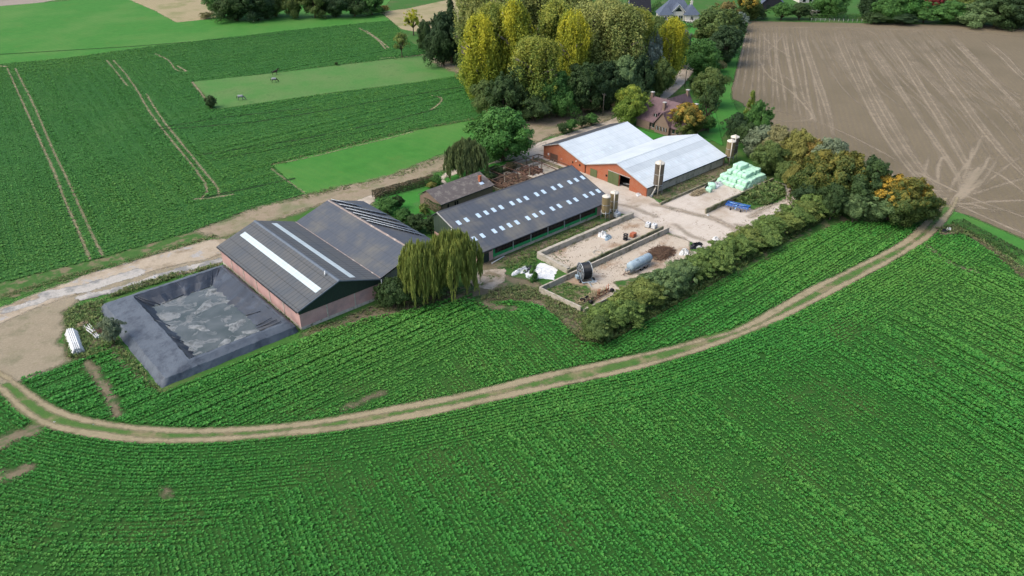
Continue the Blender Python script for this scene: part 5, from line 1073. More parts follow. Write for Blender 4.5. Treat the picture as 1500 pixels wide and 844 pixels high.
# ------------------------------------------------------------------ trees
def quads(C,N,S,r,asp=1.,down=False):
    """leaf quads at centres C with facing N"""
    n=len(C); N=N+r.normal(0,.55,(n,3)); N/=np.linalg.norm(N,axis=1)[:,None]+1e-9
    A=np.cross(N,r.normal(0,1,(n,3))); A/=np.linalg.norm(A,axis=1)[:,None]+1e-9
    if down: A=np.c_[r.normal(0,.12,(n,2)),-np.ones(n)]; A/=np.linalg.norm(A,axis=1)[:,None]; N=np.cross(A,r.normal(0,1,(n,3)))
    B=np.cross(N,A); B/=np.linalg.norm(B,axis=1)[:,None]+1e-9
    a=A*(S*.5*asp)[:,None]; b=B*(S*.5/ (asp if down else 1))[:,None]
    j=lambda:r.uniform(.6,1.15,(n,1))
    return np.stack([C-a*j(),C+b*j(),C+a*j(),C-b*j()],1)
def crownmesh(kind,n,seed,asp,leaf):
    """unit crown: radius 1, height 1 (asp = real height / radius)"""
    r=np.random.RandomState(seed); Cs=[];Ns=[];cl=[]; 
    if kind in('round','bush','loose','full'):
        zc,zr={'round':(.56,.44),'loose':(.56,.44),'bush':(.47,.5),'full':(.5,.5)}[kind]; k={'round':60,'bush':44,'loose':34,'full':64}[kind]
        D=r.normal(0,1,(k,3)); D/=np.linalg.norm(D,axis=1)[:,None]; 
        if kind=='full': D=D/np.maximum(np.abs(D).max(1),.6)[:,None]**.75; D[:,2]=np.clip(D[:,2],-.98,1); D[:,:2]*=np.where(D[:,2]<0,1.,np.sqrt(np.clip(1.25-D[:,2]**2*.9,0.1,1)))[:,None]
        else: D[:,2]=np.where(D[:,2]<-.5,-D[:,2],D[:,2])
        rad=r.uniform(.3,.82,k) if kind!='full' else r.uniform(.4,.86,k); P=D*rad[:,None]; rc=r.uniform(.15,.34,k)*(1.0 if kind!='loose' else .8)
        k2=45; D2=r.normal(0,1,(k2,3)); D2/=np.linalg.norm(D2,axis=1)[:,None]; D2[:,2]=np.where(D2[:,2]<-.3,-D2[:,2],D2[:,2]); P=np.vstack([P,D2*r.uniform(.85,1.04,(k2,1))]); rc=np.r_[rc,r.uniform(.06,.13,k2)]; k+=k2
        w=rc**2; cnt=(n*w/w.sum()).astype(int)
        for i in range(k):
            m=cnt[i]; d=r.normal(0,1,(m,3)); d/=np.linalg.norm(d,axis=1)[:,None]; d[:,2]=np.where((d[:,2]<-.2)&(r.rand(m)<.6),-d[:,2],d[:,2])
            q=P[i]+d*rc[i]*r.uniform(.55,1.08,(m,1)); q=q.copy(); q[:,2]=q[:,2]*zr+zc; ok=q[:,2]>.02
            Cs.append(q[ok]);Ns.append((d+P[i]*.8)[ok]);cl.append(np.full(ok.sum(),r.rand()))
        limbs=[(np.array([0,0,.12 if kind=='bush' else .3]),np.r_[P[i][:2],P[i][2]*zr+zc]) for i in np.argsort(-rad)[:14]]
    elif kind=='poplar':
        k=90; zz_=np.sort(r.uniform(.12,.97,k)); prof=np.interp(zz_,[0,.12,.3,.6,.85,1],[.45,.75,.95,1.,.85,.5]); a=r.rand(k)*6.28
        P=np.c_[np.cos(a)*prof*r.uniform(.2,.85,k),np.sin(a)*prof*r.uniform(.2,.85,k),zz_]; rc=r.uniform(.16,.38,k)*(.6+.5*prof); 
        k2=70; z2=r.uniform(.2,1.02,k2); p2=np.interp(z2,[0,.3,.75,.9,1.02],[.6,.95,.85,.55,.15]); a2=r.rand(k2)*6.28; P=np.vstack([P,np.c_[np.cos(a2)*p2,np.sin(a2)*p2,z2]]); rc=np.r_[rc,r.uniform(.06,.12,k2)]; k+=k2
        w=rc**2; cnt=(n*w/w.sum()).astype(int)
        for i in range(k):
            m=cnt[i]; d=r.normal(0,1,(m,3)); d/=np.linalg.norm(d,axis=1)[:,None]; q=P[i]+d*[rc[i]*.8,rc[i]*.8,rc[i]*2.6/asp]*r.uniform(.1,1.15,(m,1)); q[:,2]=np.minimum(q[:,2],1.0+.03*r.randn(m)-.22*(q[:,0]**2+q[:,1]**2))
            Cs.append(q);Ns.append(d+[0,0,.3]);cl.append(np.full(m,r.rand()))
        limbs=[(np.array([0,0,max(.1,P[i][2]-.2)]),P[i]) for i in range(4,k,4)]
    elif kind=='conifer':
        k=55; zz_=r.uniform(.05,.98,k); prof=(1-zz_)*.85+.04; a=r.rand(k)*6.28; P=np.c_[np.cos(a)*prof*.7,np.sin(a)*prof*.7,zz_]; rc=.12+.25*prof; cnt=(n*rc/rc.sum()).astype(int)
        for i in range(k):
            m=cnt[i]; d=r.normal(0,1,(m,3)); d/=np.linalg.norm(d,axis=1)[:,None]; q=P[i]+d*[rc[i],rc[i],rc[i]*.9/asp*1.3]*r.uniform(.4,1.05,(m,1)); q[:,2]=np.maximum(q[:,2],.02)
            Cs.append(q);Ns.append(d+[0,0,.3]);cl.append(np.full(m,r.rand()))
        limbs=[]
    elif kind=='willow':
        k=260; per=n//k
        for i in range(k):
            a=r.rand()*6.28; q=math.sqrt(r.rand()); lobe=1+.16*math.sin(3*a+seed)+.1*math.sin(5*a); x,y=q*lobe*math.cos(a)*.93,q*lobe*math.sin(a)*.93; zt=.72+.28*math.sqrt(max(0,1-q*q))-.14*r.rand()-.14*(i%5==0)
            L=r.uniform(.25,.62)*(.35+.75*q); L=min(L,zt-.03); s=np.sort(r.rand(per)); drift=.12*r.randn(2)
            c=np.c_[x+drift[0]*s**2+x*.12*np.minimum(s*3,1)+.03*r.randn(per),y+drift[1]*s**2+y*.12*np.minimum(s*3,1)+.03*r.randn(per),zt-L*s]
            Cs.append(c);Ns.append(np.c_[np.full(per,x),np.full(per,y),np.full(per,.4)]);cl.append(np.full(per,r.rand()))
        limbs=[(np.array([0,0,.2]),np.array([.6*math.cos(a),.6*math.sin(a),.78])) for a in np.arange(0,6.2,.7)]
    C=np.vstack(Cs);N=np.vstack(Ns);cl=np.hstack(cl)
    if kind!='willow':
        aa=np.arctan2(C[:,1],C[:,0]); C[:,:2]*=(1+.13*np.sin(2*aa+7*C[:,2]+seed)+.1*np.sin(3*aa-11*C[:,2]+seed*2)+.05*np.sin(7*aa+17*C[:,2]))[:,None]; C[:,0]+=.07*np.sin(C[:,2]*5+seed)
    S=leaf*r.uniform(.6,1.35,len(C))
    Cr=C*[1,1,asp]; q=quads(Cr,N,S,r,2.2 if kind=='willow' else 1.,kind=='willow'); q=q/[1,1,asp]
    rnd=np.clip(.62*cl+.38*r.rand(len(C)),0,1); hh=np.clip(C[:,2]+.25*(cl-.5)+.1*r.randn(len(C)),0,1)
    me=npmesh('crown',q.reshape(-1,3),np.arange(len(C)*4).reshape(-1,4),None,{'rnd':np.repeat(rnd,4),'hh':np.repeat(hh,4)},link=False)
    me.materials.append(MT['bark'])
    tr=MB(); th={'full':.4,'round':.5,'loose':.5,'bush':.15,'poplar':.9,'conifer':.8,'willow':.4}[kind]; tr.cyl((0,0,-.01),(0,0,th*.5),.075,.055,8); tr.cyl((0,0,th*.5),(.02,.01,th),.055,.02,8)
    for a,b in limbs: mid2=(a+b)/2+[0,0,.03]; tr.cyl(tuple(a),tuple(mid2),.032,.022,5); tr.cyl(tuple(mid2),tuple(b),.022,.008,5)
    mt=bpy.data.meshes.new('trunk'); mt.from_pydata(tr.v,[],tr.f); mt.polygons.foreach_set('use_smooth',[True]*len(mt.polygons)); mt.materials.append(MT['bark'])
    return me,mt
KINDS={'round':(14000,2.0,.095),'full':(24000,2.2,.078),'bush':(24000,1.5,.062),'loose':(5000,2.0,.08),'poplar':(36000,3.2,.065),'conifer':(7000,3.,.1),'willow':(17000,1.7,.1)}
CR={k:[crownmesh(k,n,100+7*i+len(k),a,l) for i in range(3)] for k,(n,a,l) in KINDS.items()}
FM={}
def fol(n,c1,c2,top=None,ta=(.5,.95),tr=.32): FM[n]=leafmat(n+'_foliage',c1,c2,None,top,ta,tr)
fol('dark',(.033,.066,.022),(.062,.108,.032)); fol('deep',(.026,.056,.023),(.046,.085,.03)); fol('mid',(0.049,0.128,0.0275),(0.084,0.192,0.0438)); fol('bright',(.045,.14,.028),(.085,.21,.042))
fol('olive',(.07,.12,.034),(.135,.185,.05)); fol('hedge',(.085,.15,.038),(.18,.26,.065)); fol('hedge_olive',(.105,.155,.038),(.21,.255,.065)); fol('hedge_grey',(.085,.15,.058),(.17,.25,.095))
fol('willow',(0.126,0.17,0.0375),(0.238,0.277,0.0625)); fol('willow_dark',(0.077,0.114,0.0438),(0.14,0.177,0.0625)); fol('greywillow',(0.126,0.17,0.1),(0.21,0.256,0.15)); fol('oliveyellow',(0.154,0.17,0.0438),(0.266,0.256,0.0688)); fol('sand',(0.168,0.17,0.075),(0.252,0.241,0.106))
fol('poplar_yellow',(.12,.19,.03),(.29,.34,.035),(.45,.42,.03),(.2,.9)); fol('poplar_green',(.075,.14,.03),(.17,.24,.04),(.3,.31,.05),(.4,.9)); fol('poplar_pale',(.11,.165,.045),(.2,.25,.065),(.3,.31,.09),(.3,.9))
fol('orange_top',(0.063,0.106,0.025),(0.112,0.142,0.0312),(0.45,0.284,0.05),(.5,.9)); fol('oak_orange',(0.049,0.0852,0.0225),(0.084,0.121,0.0275),(0.45,0.284,0.0375),(.58,.85)); fol('oak_yellow',(0.0448,0.0824,0.0225),(0.084,0.121,0.0275),(0.21,0.185,0.0375),(.6,.9)); fol('orange',(0.168,0.156,0.0438),(0.364,0.256,0.0688)); fol('rusty',(0.126,0.071,0.0375),(0.182,0.0994,0.0438))
fol('yellowgreen',(.08,.15,.025),(.15,.23,.035),(.26,.31,.045),(.5,.9)); fol('greyblue',(0.126,0.17,0.138),(0.21,0.256,0.2)); fol('red',(0.14,0.0213,0.025),(0.224,0.0355,0.0375)); fol('redhedge',(.05,.055,.028),(.1,.075,.04)); fol('conyellow',(0.084,0.142,0.025),(0.182,0.227,0.0375))
fol('mutedorange',(.12,.11,.04),(.21,.17,.055))
tc=[0]
def tree(kind,mat,px,py,ty,w,label,group=None,name=None,cat=None,hmin=1.5,uv=None,h=None,rad=None):
    x,y=uv or at(px,py); 
    if h is None: h=max(hmin,height_at(x,y,ty))
    if rad is None: rad=w/2*depth(x,y,h/2)/F0
    name=name or {'full':'broadleaf_tree','round':'broadleaf_tree','bush':'shrub','loose':'broadleaf_tree','poplar':'poplar_tree','conifer':'conifer_tree','willow':'willow_tree'}[kind]; cat=cat or ('shrub' if name=='shrub' else 'tree')
    rad*={'poplar':1.3,'round':1.05,'full':1.12}.get(kind,1)
    tc[0]+=1; cm,tm=CR[kind][tc[0]%3]; t=thing(name,label,cat,x,y,0,(tc[0]*2.399)%6.28,group)
    c=bpy.data.objects.new('crown',cm); tr=bpy.data.objects.new('stem' if name=='shrub' else 'trunk',tm)
    for o in (c,tr): col.objects.link(o); o.parent=t; o.scale=(rad,rad,h)
    k=max(.35,min(1.,.35*h/max(rad*2,.1)+.3)); tr.scale=(rad,rad,h)
    if kind!='bush': tr.scale=(rad,rad,h)
    c.material_slots[0].link='OBJECT'; c.material_slots[0].material=FM[mat]
    if kind=='poplar' : tr.material_slots[0].link='OBJECT'; tr.material_slots[0].material=MT['bark_pale']
    return t
# single trees round the farm
tree('full','bright',737,236,160,78,'big round bright green tree standing behind the roofless frame shed')
tree('willow','willow_dark',684,262,205,56,'small dull-green weeping willow between the meadow and the low ivy shed')
tree('willow','willow',618,442,356,64,'left and lower one of the two big weeping willows before the solar barn')
tree('willow','willow',667,430,338,70,'right and taller one of the two big weeping willows, beside the cattle barn')
tree('full','yellowgreen',923,182,126,43,'yellow-green rounded tree left of the farmhouse roof')
tree('full','orange_top',1003,200,152,44,'tree with orange top and dark green base in front of the farmhouse')
tree('full','dark',310,158,140,15,'tiny lone dark tree at the left corner of the paddock')
tree('bush','greywillow',169,505,466,36,'round grey-green willow bush between the white pipes and the lined pit')
tree('conifer','mid',781,411,384,20,'small upright green bush in the weeds beside the spread white sheet')
for px,py,ty,w,lab in ((578,448,408,50,'dark broad bush touching the pink barn corner, left of the willows'),(610,445,412,50,'dark broad bush under the left big willow'),(645,433,405,50,'dark broad bush under the right big willow'),(560,446,416,26,'smallest dark bush at the foot of the grey cladding of the solar barn')):
    tree('bush','dark',px,py,ty,w,lab)
# the long hedge at the front: its shrubs, left to right
HL=[(84.6,74.6,4.6,3.1,'olive'),(88.2,76.2,4.9,3.4,'hedge'),(91.8,74.4,5.0,3.4,'hedge'),(94.8,76.9,5.0,3.2,'hedge_olive'),(98.6,75.6,6.0,3.7,'hedge_olive'),(102.5,76.8,5.6,3.2,'hedge_grey'),(105.6,75.6,5.9,3.8,'hedge_grey'),(110.2,76.2,5.6,3.6,'hedge_grey'),(114.0,75.6,5.2,3.5,'hedge'),(118.2,76.4,5.2,3.6,'hedge'),(121.6,74.8,4.9,3.2,'hedge'),
    (125.2,76.5,5.3,3.5,'hedge'),(129.5,75.2,5.0,3.6,'hedge'),(133.6,76.4,5.3,3.6,'hedge_olive'),(137.8,75.0,5.2,3.6,'hedge'),(142.0,76.3,5.4,3.7,'hedge'),(146.2,75.1,5.3,3.6,'hedge_olive'),(150.6,76.2,5.5,3.7,'hedge'),(155.0,75.0,5.4,3.7,'hedge_olive'),(159.2,76.0,5.6,3.8,'hedge'),(163.4,74.8,5.6,3.8,'hedge'),(167.2,76.4,5.8,3.8,'hedge_grey')]
HLab={'olive':'lowest olive shrub at the left end of the long field hedge','hedge':'dark green shrub in the long hedge along the yard','hedge_olive':'olive-yellow shrub in the long hedge along the yard','hedge_grey':'grey-green shrub in the long hedge along the yard'}
for x,y,h,rd,mt in HL:
    tree('bush',mt,0,0,0,0,HLab[mt],None if mt=='olive' else {'hedge':'dark green shrubs of the long hedge','hedge_olive':'olive shrubs of the long hedge','hedge_grey':'grey-green shrubs of the long hedge'}[mt],uv=(x,y-2.1),h=h,rad=rd*1.08)
# mixed belt between the bales and the harrowed field
for a in (('full','greywillow',1112,232,186,44,'pale grey-green tree at the left end of the belt behind the bales'),('full','sand',1138,243,186,46,'sandy olive tree in the belt behind the bale stack'),
  ('full','olive',1122,256,208,42,'olive-brown low tree right behind the bale stack'),('full','oliveyellow',1164,255,192,44,'yellow-olive tree in the middle of the belt behind the bales'),
  ('full','orange',1186,258,205,34,'small orange-yellow tree inside the belt, above the weedy bay'),('full','greywillow',1206,262,203,50,'pale grey-green tree on the field side of the belt'),
  ('bush','olive',1150,272,236,40,'low olive-brown shrub in front of the belt beside the bales'),('bush','oliveyellow',1160,285,240,30,'low yellowish shrub at the foot of the belt above the white rubble'),
  ('full','oak_yellow',1192,298,222,62,'dark green tree with yellowish top in the belt beyond the weedy bay corner'),('full','oak_yellow',1228,304,224,66,'broad dark green tree with faint yellow tips, middle of the belt'),
  ('full','dark',1260,312,232,62,'dark green tree left of the two small grey-green ones in the belt'),('bush','dark',1215,322,270,50,'dark low shrub where the long hedge meets the belt'),
  ('bush','deep',1180,306,268,44,'deep green low shrub behind the far corner of the weedy bay'),('full','hedge_grey',1278,322,276,52,'small grey-green tree before the orange-topped ones'),('bush','hedge_grey',1248,326,284,40,'low grey-green shrub at the field edge of the belt'),
  ('full','oak_orange',1300,322,258,58,'orange-topped dark tree, left one of the last pair of the belt'),('full','oak_yellow',1322,330,264,62,'dark green tree between the two orange-tinged ones at the belt end'),('full','oak_orange',1340,326,272,44,'orange-tinged tree at the very right end of the belt')):
    tree(*a)
# trees right of the lane
for a in (('conifer','conyellow',1093,200,134,34,'tall narrow yellow-green tree between the lawn and the harrowed field'),('full','mid',1106,206,150,36,'green tree just right of the narrow yellow-green one'),('bush','deep',1076,208,166,38,'deep green bush behind the far silos'),('bush','dark',1092,220,180,44,'dark green bush between the far silos and the belt'),
  ('loose','dark',1034,192,128,34,'dark thin tree right of the farmhouse chimneys'),('full','olive',1036,158,100,42,'olive-green tree beside the lane above the farmhouse'),('bush','mid',1037,194,170,22,'small green bush on the lawn right of the farmhouse'),
  ('full','mid',1026,112,58,48,'fresh green tree right of the lane'),('full','deep',1058,96,38,48,'deep green tree at the edge of the bright grass strip'),('full','olive',1046,78,12,62,'broad olive-brown tree right of the white villa'),('full','mutedorange',1060,40,3,34,'orange-brown tree at the top edge right of the villa'),
  ('full','greyblue',1080,46,18,26,'silvery blue-grey tree at the corner of the harrowed field'),('full','oak_orange',1092,30,-14,34,'yellow-orange tree at the top edge before the black gabled house'),('full','dark',1070,60,22,34,'dark tree behind the silvery one'),
  ('bush','dark',1018,135,112,26,'dark shrub right of the utility pole by the lane'),('bush','sand',1052,105,88,22,'pale dry shrub at the foot of the deep green tree')):
    tree(*a)
# poplar wood: back rows to front
W_=[('poplar','poplar_pale',700,112,-14,56,'pale olive poplar at the back left corner of the poplar wood'),('poplar','poplar_pale',742,110,-20,60,'pale olive poplar, second in the back row of the wood'),('poplar','poplar_pale',790,108,-22,64,'pale olive poplar, third in the back row of the wood'),
 ('poplar','poplar_pale',838,108,-16,60,'pale olive poplar, fourth in the back row of the wood'),('poplar','poplar_pale',880,112,-2,58,'pale olive poplar, fifth in the back row of the wood'),
 ('poplar','poplar_green',725,132,8,50,'green poplar with yellowing top in the left middle of the wood'),('poplar','poplar_green',812,128,2,56,'green poplar with yellowing top in the middle of the wood'),('poplar','poplar_pale',862,135,6,62,'pale poplar with tall rounded top in the middle of the wood'),
 ('poplar','poplar_pale',905,138,10,62,'pale rounded poplar at the right of the wood'),('poplar','poplar_green',928,130,14,44,'green poplar with yellowing top at the right edge of the pale crowns'),
 ('poplar','poplar_yellow',704,142,24,48,'bright yellow poplar at the left edge of the wood'),('poplar','poplar_yellow',752,138,4,46,'bright yellow tall poplar, second from the left of the wood'),('poplar','poplar_green',782,170,56,62,'yellow-green poplar with broad crown at the front of the wood'),
 ('poplar','poplar_yellow',836,150,18,40,'bright yellow poplar in the centre front of the wood'),('poplar','poplar_yellow',978,124,28,36,'bright yellow slender poplar at the right end of the wood by the lane'),
 ('conifer','deep',662,92,-2,44,'dark spire-shaped conifer at the left end of the wood'),('full','deep',650,96,18,44,'dark broad tree at the foot of the spire-shaped conifer'),('full','dark',684,102,36,34,'dark tree between the conifer and the yellow poplar'),('full','dark',755,172,96,44,'dark tree at the front left of the wood below the yellow poplars'),
 ('full','olive',712,170,118,36,'olive-brown low tree at the front left corner of the wood'),('full','dark',738,178,112,46,'dark green tree, nearest at the front left of the wood'),('bush','dark',782,178,136,54,'dark shrubby undergrowth at the front foot of the broad poplar'),('full','mid',816,172,104,46,'green tree at the front of the wood right of the broad poplar'),
 ('full','dark',852,168,92,48,'dark green tree at the front centre of the wood'),('full','deep',884,162,92,46,'deep green tree at the front of the wood near the utility pole'),('full','hedge_grey',912,156,82,44,'grey-green tree in front of the pale rounded poplar'),('full','greyblue',945,128,46,42,'blue-grey willow-like tree between the pale poplars and the slender yellow one'),
 ('full','deep',935,150,82,40,'deep green tree beneath the blue-grey one'),('full','olive',966,142,86,30,'olive-brown low tree beside the lane before the slender yellow poplar'),('full','dark',1000,100,58,30,'dark tree left of the lane top end'),('bush','dark',950,160,132,34,'dark shrub behind the yellow-green tree by the lane'),
 ('full','olive',962,66,24,30,'olive tree under the hedge of the white villa'),('full','greyblue',995,80,42,24,'small grey-blue tree left of the lawn strip by the villa')]
for a in W_: tree(*a)
# field edge trees upper left
for a in (('loose','hedge_olive',589,84,48,24,'thin green tree standing alone at the edge of the far crop field'),('loose','poplar_yellow',606,52,14,26,'small tree with yellow top beside the pale stubble'),('full','dark',625,76,30,22,'dark shrubby tree between the lone thin tree and the wood'),
  ('full','mid',328,26,-16,36,'green yellowish tree at the left end of the top tree belt'),('full','dark',348,30,-22,50,'dark tree, second from the left of the top tree belt'),('full','deep',378,29,-20,48,'deep green tree, third from the left of the top tree belt'),('full','olive',405,24,-20,36,'olive tree, fourth from the left of the top tree belt'),
  ('full','oak_yellow',432,26,-20,30,'dull green tree, fifth from the left of the top tree belt'),('full','olive',462,26,-18,36,'olive tree in the middle of the top tree belt above the bright meadow'),('full','deep',492,25,-16,38,'deep green tree right of the middle of the top tree belt'),('full','dark',520,24,-14,36,'dark tree, second from the right of the top tree belt'),('full','mid',545,22,-10,30,'lighter tree at the right end of the top tree belt'),
  ('bush','sand',302,27,18,22,'dry brown shrub left of the top tree belt'),('bush','orange',562,18,8,20,'low brownish shrub right of the top tree belt'),('bush','dark',493,96,91,6,'tiny shrub on the upper edge of the paddock')):
    tree(*a,hmin=1.2)
# tree line beyond the harrowed field
for i,a in enumerate((('bush','dark',1108,28,10,30,'dark shrub at the left end of the tree line beyond the harrowed field'),('bush','mid',1144,29,4,36,'green dense shrub right of the black gabled house'),('bush','dark',1170,29,4,36,'dark dense shrub right of the green one before the garden hedge'),('full','mid',1212,26,-18,44,'green tree over the garden hedge beyond the harrowed field'),
  ('conifer','deep',1268,26,-30,40,'drooping dark conifer beyond the harrowed field'),('full','mid',1300,32,-4,44,'green tree right of the drooping conifer'),('full','bright',1326,30,-12,48,'brightest green tree in the tree line beyond the harrowed field'),('full','red',1366,20,-14,26,'dark red tree in the tree line beyond the harrowed field'),
  ('bush','mid',1352,34,10,40,'green shrub below the dark red tree'),('full','mid',1388,34,2,46,'mid green tree right of the dark red one'),('full','hedge_grey',1428,38,4,50,'grey-green tree in the right part of the tree line'),('full','dark',1456,40,-8,56,'dark green tree, second last at the right of the tree line'),('full','deep',1490,42,-10,56,'deep green tree at the right end of the tree line'),
  ('full','hedge_olive',1410,30,-16,44,'olive tree standing behind the grey-green one'),('full','oak_yellow',1476,28,-24,50,'yellow-tipped tree standing behind the last dark trees'),('bush','dark',1280,34,18,40,'low dark shrub right of the caravan'),('bush','deep',1322,36,20,44,'low deep green shrub below the brightest green tree'))):
    tree(*a)
# garden shrubs behind the solar barn
for a in (('bush','mid',568,312,290,36,'rounded green shrub by the far corner of the solar barn'),('bush','dark',583,306,286,18,'dark upright little shrub left of the small lawn'),('bush','mid',592,330,306,30,'green shrub in the middle of the garden beside the solar barn roof'),('bush','dark',610,340,314,36,'dark shrub at the right side of the solar barn roof'),
  ('bush','dark',632,342,316,34,'dark shrub against the green gable of the cattle barn'),('bush','mid',640,272,256,18,'green rounded shrub at the right end of the dark hedge'),('bush','oliveyellow',632,276,267,14,'small yellow shrub beside the low shed'),('bush','hedge_olive',622,318,298,18,'olive shrub at the lower end of the small lawn'),
  ('bush','redhedge',748,252,238,20,'brownish hedge shrub under the big round tree'),('bush','dark',716,268,254,24,'dark shrub under the right side of the small willow'),('bush','dark',728,256,243,24,'dark low shrub at the trunk of the big round tree'),('bush','dark',749,288,276,14,'small green bush growing at the edge of the frame shed'),
  ('bush','dark',824,196,180,20,'dark bush, first of four beside the gravel lane'),('bush','mid',838,194,174,20,'green bush, second of four beside the gravel lane'),('bush','dark',852,188,170,20,'dark bush, third of four beside the gravel lane'),('bush','mid',866,184,166,22,'green bush, last of four beside the gravel lane')):
    tree(*a,hmin=1.)
# trimmed hedges
def hedge(name,label,px0,px1,h,w,mat,dens=26,seed=1,group=None,leaf=.2):
    a=np.array(at(*px0));b=np.array(at(*px1)); L=np.hypot(*(b-a)); rz=math.atan2(*(b-a)[::-1]); r=np.random.RandomState(seed); t=thing(name,label,'hedge',a[0],a[1],0,rz,group)
    n=int(dens*(L*w+2*L*h)); q=r.rand(n,3); face=r.rand(n)
    x=q[:,0]*L; y=(q[:,1]-.5)*w; z=q[:,2]*h; N=np.zeros((n,3))
    top=face<.4; z[top]=h*(.93+.1*np.sin(x[top]*1.3)*.5+.06*r.rand(top.sum())); N[top,2]=1
    f=(face>=.4)&(face<.72); y[f]=-w/2+.12*r.rand(f.sum()); N[f,1]=-1; f=face>=.72; y[f]=w/2-.12*r.rand(f.sum()); N[f,1]=1
    e=r.rand(n)<.06; x[e]=np.where(r.rand(e.sum())<.5,0,L)
    Q=quads(np.c_[x,y,z],N,leaf*r.uniform(.7,1.4,n),r)
    npmesh('foliage',Q.reshape(-1,3),np.arange(n*4).reshape(-1,4),FM[mat],{'rnd':np.repeat(np.clip(.5+.25*np.sin(x*1.7)+.3*(r.rand(n)-.5),0,1),4),'hh':np.repeat(z/h,4)},t)
    m=MB(); k=max(2,int(L/1.2))
    for i in range(k): m.cyl((L*(i+.5)/k,0,0),(L*(i+.5)/k,0,h*.85),.05,.02,5); m.cyl((L*(i+.5)/k,0,h*.4),(L*(i+.9)/k,.1,h*.8),.03,.01,4)
    m.build('stems',MT['bark'],t)
hedge('clipped_hedge','reddish-brown garden hedge between the dirt road and the small lawn',(548,291),(636,268),2.0,1.7,'redhedge',75,1)
hedge('clipped_hedge','dark trimmed hedge below the lawn of the white villa',(984,40),(1019,40),2.6,1.6,'dark',12,2,leaf=.35)
hedge('clipped_hedge','long straight green hedge running down from the top edge, left of the white villa',(941,31),(966,6),2.6,1.8,'mid',10,3,leaf=.35)
hedge('clipped_hedge','long flat-topped green garden hedge beyond the harrowed field',(1186,29),(1258,30),2.8,2.2,'mid',10,4,leaf=.35)
hedge('ivy_cover','ivy covering the gable end wall of the low shed','' or (624,303),(647,316),2.6,.9,'dark',40,5)
hedge('weed_strip','band of tall dark nettles along the grass border right of the track end',(1402,327),(1496,378),.9,3.2,'dark',22,6,leaf=.28)
# villa yard furniture and fence posts
x,y=at(1110,31); a=np.array(at(1188,31.5)); b=np.array(at(1262,33)); t=thing('wire_fence','thin pale posts of a wire fence along the far edge of the harrowed field','fence',a[0],a[1])
d=b-a
for k in range(12): m=MB(); p=d*k/11; m.cyl((p[0],p[1],0),(p[0],p[1],1.5),.09,n=6); m.build('post',MT['trim'],t)
m=MB()
for z in (.6,1.0,1.4): m.cyl((0,0,z),(d[0],d[1],z),.02,n=4)
m.build('wire',MT['galv'],t)
# weeds and tall grass in clumps
def scatter(poly,n,size,mat,label,seed,name='weeds',nl=6,up=1.1):
    r=np.random.RandomState(seed); lo=poly.min(0);hi=poly.max(0); P=lo+(hi-lo)*r.rand(int(n*2.2),2); P=P[poly_sd_in(P,poly)][:n]
    P=P[(lownoise(P,.5,seed)+.8*r.randn(len(P)))>-.6]
    tufts(name,P,size*(.6+.8*r.rand(len(P))),mat,nl,up,label,seed,np.clip(.4+.3*r.randn(len(P)),0,1),.2)
WD=leafmat('weed_leaves',(.045,.11,.025),(.09,.17,.04),(.15,.18,.06)); DG=leafmat('dry_grass',(.12,.13,.05),(.2,.19,.09),(.07,.14,.035))
scatter(A_([(154,91),(171,91),(171,88.5),(166,84.5),(158,84.2),(153.5,87)]),1500,.55,WD,'tall green weeds covering the far part of the mossy bay',51)
scatter(A_([(157,90.8),(168,90.8),(167,86),(159,86.5)]),700,.8,WD,'tallest weeds on the mound beside the mossy wall',52)
scatter(A_([(89.3,90.5),(89.8,81.3),(93,81.2),(96.2,84),(95,90.2)]),420,.25,WD,'short grass in the corner of the bay behind the hose reel',53)
scatter(A_([(90.5,105.6),(120,105.6),(120,102.6),(98,102.2),(94,98),(90,98.5)]),900,.3,WD,'weeds between the cattle barn and the silage wall',54)
scatter(pts([(96,455),(150,440),(150,470),(180,510),(235,575),(215,565),(165,512),(130,525),(100,525)]),1500,.4,WD,'weeds around the white pipes beside the lined pit',55)
scatter(pts([(190,420),(250,403),(320,388),(322,392),(250,410),(180,432),(150,440)]),700,.35,DG,'dry grass along the back edge of the lined pit',56)
scatter(pts([(445,497),(545,462),(600,454),(690,430),(700,425),(600,442),(550,448),(450,484)]),900,.28,DG,'weeds along the foot of the pink barn gable',57)
scatter(pts([(702,440),(790,440),(850,500),(868,500),(860,465),(800,425),(760,418),(720,425)]),2000,.32,DG,'rough grass around the front corner of the silage walls',58)
scatter(A_([(84,72.3),(170,72.3),(170,70.6),(84,70.4)]),2600,.4,WD,'weeds along the field side of the long hedge',59)
scatter(A_([(141,102.2),(172,102.2),(172,106),(141,106.4)]),600,.3,DG,'dry weeds on the dirt strip beside the silver-roofed barn',60)
scatter(A_([(47.6,109.0),(47.6,142),(46.6,142),(46.6,109.)]),260,.3,WD,'weeds along the foot of the long pink wall',61)
scatter(pts([(1376,345),(1370,335),(1400,330),(1440,352),(1500,395),(1500,408),(1440,358),(1410,344)]),1500,.35,DG,'rough grass beside the track end and the harrowed field',62)
scatter(A_([(98.4,93),(98.4,101),(102,101),(127,101.2),(127,100.4),(103,99.5),(101,93)]),260,.2,DG,'dry weeds along the inside of the silage wall',63)
scatter(A_([(98.4,92.4),(127,92.9),(127,91.9),(98.4,91.7)]),260,.25,DG,'moss and weeds between the two silage walls',64)

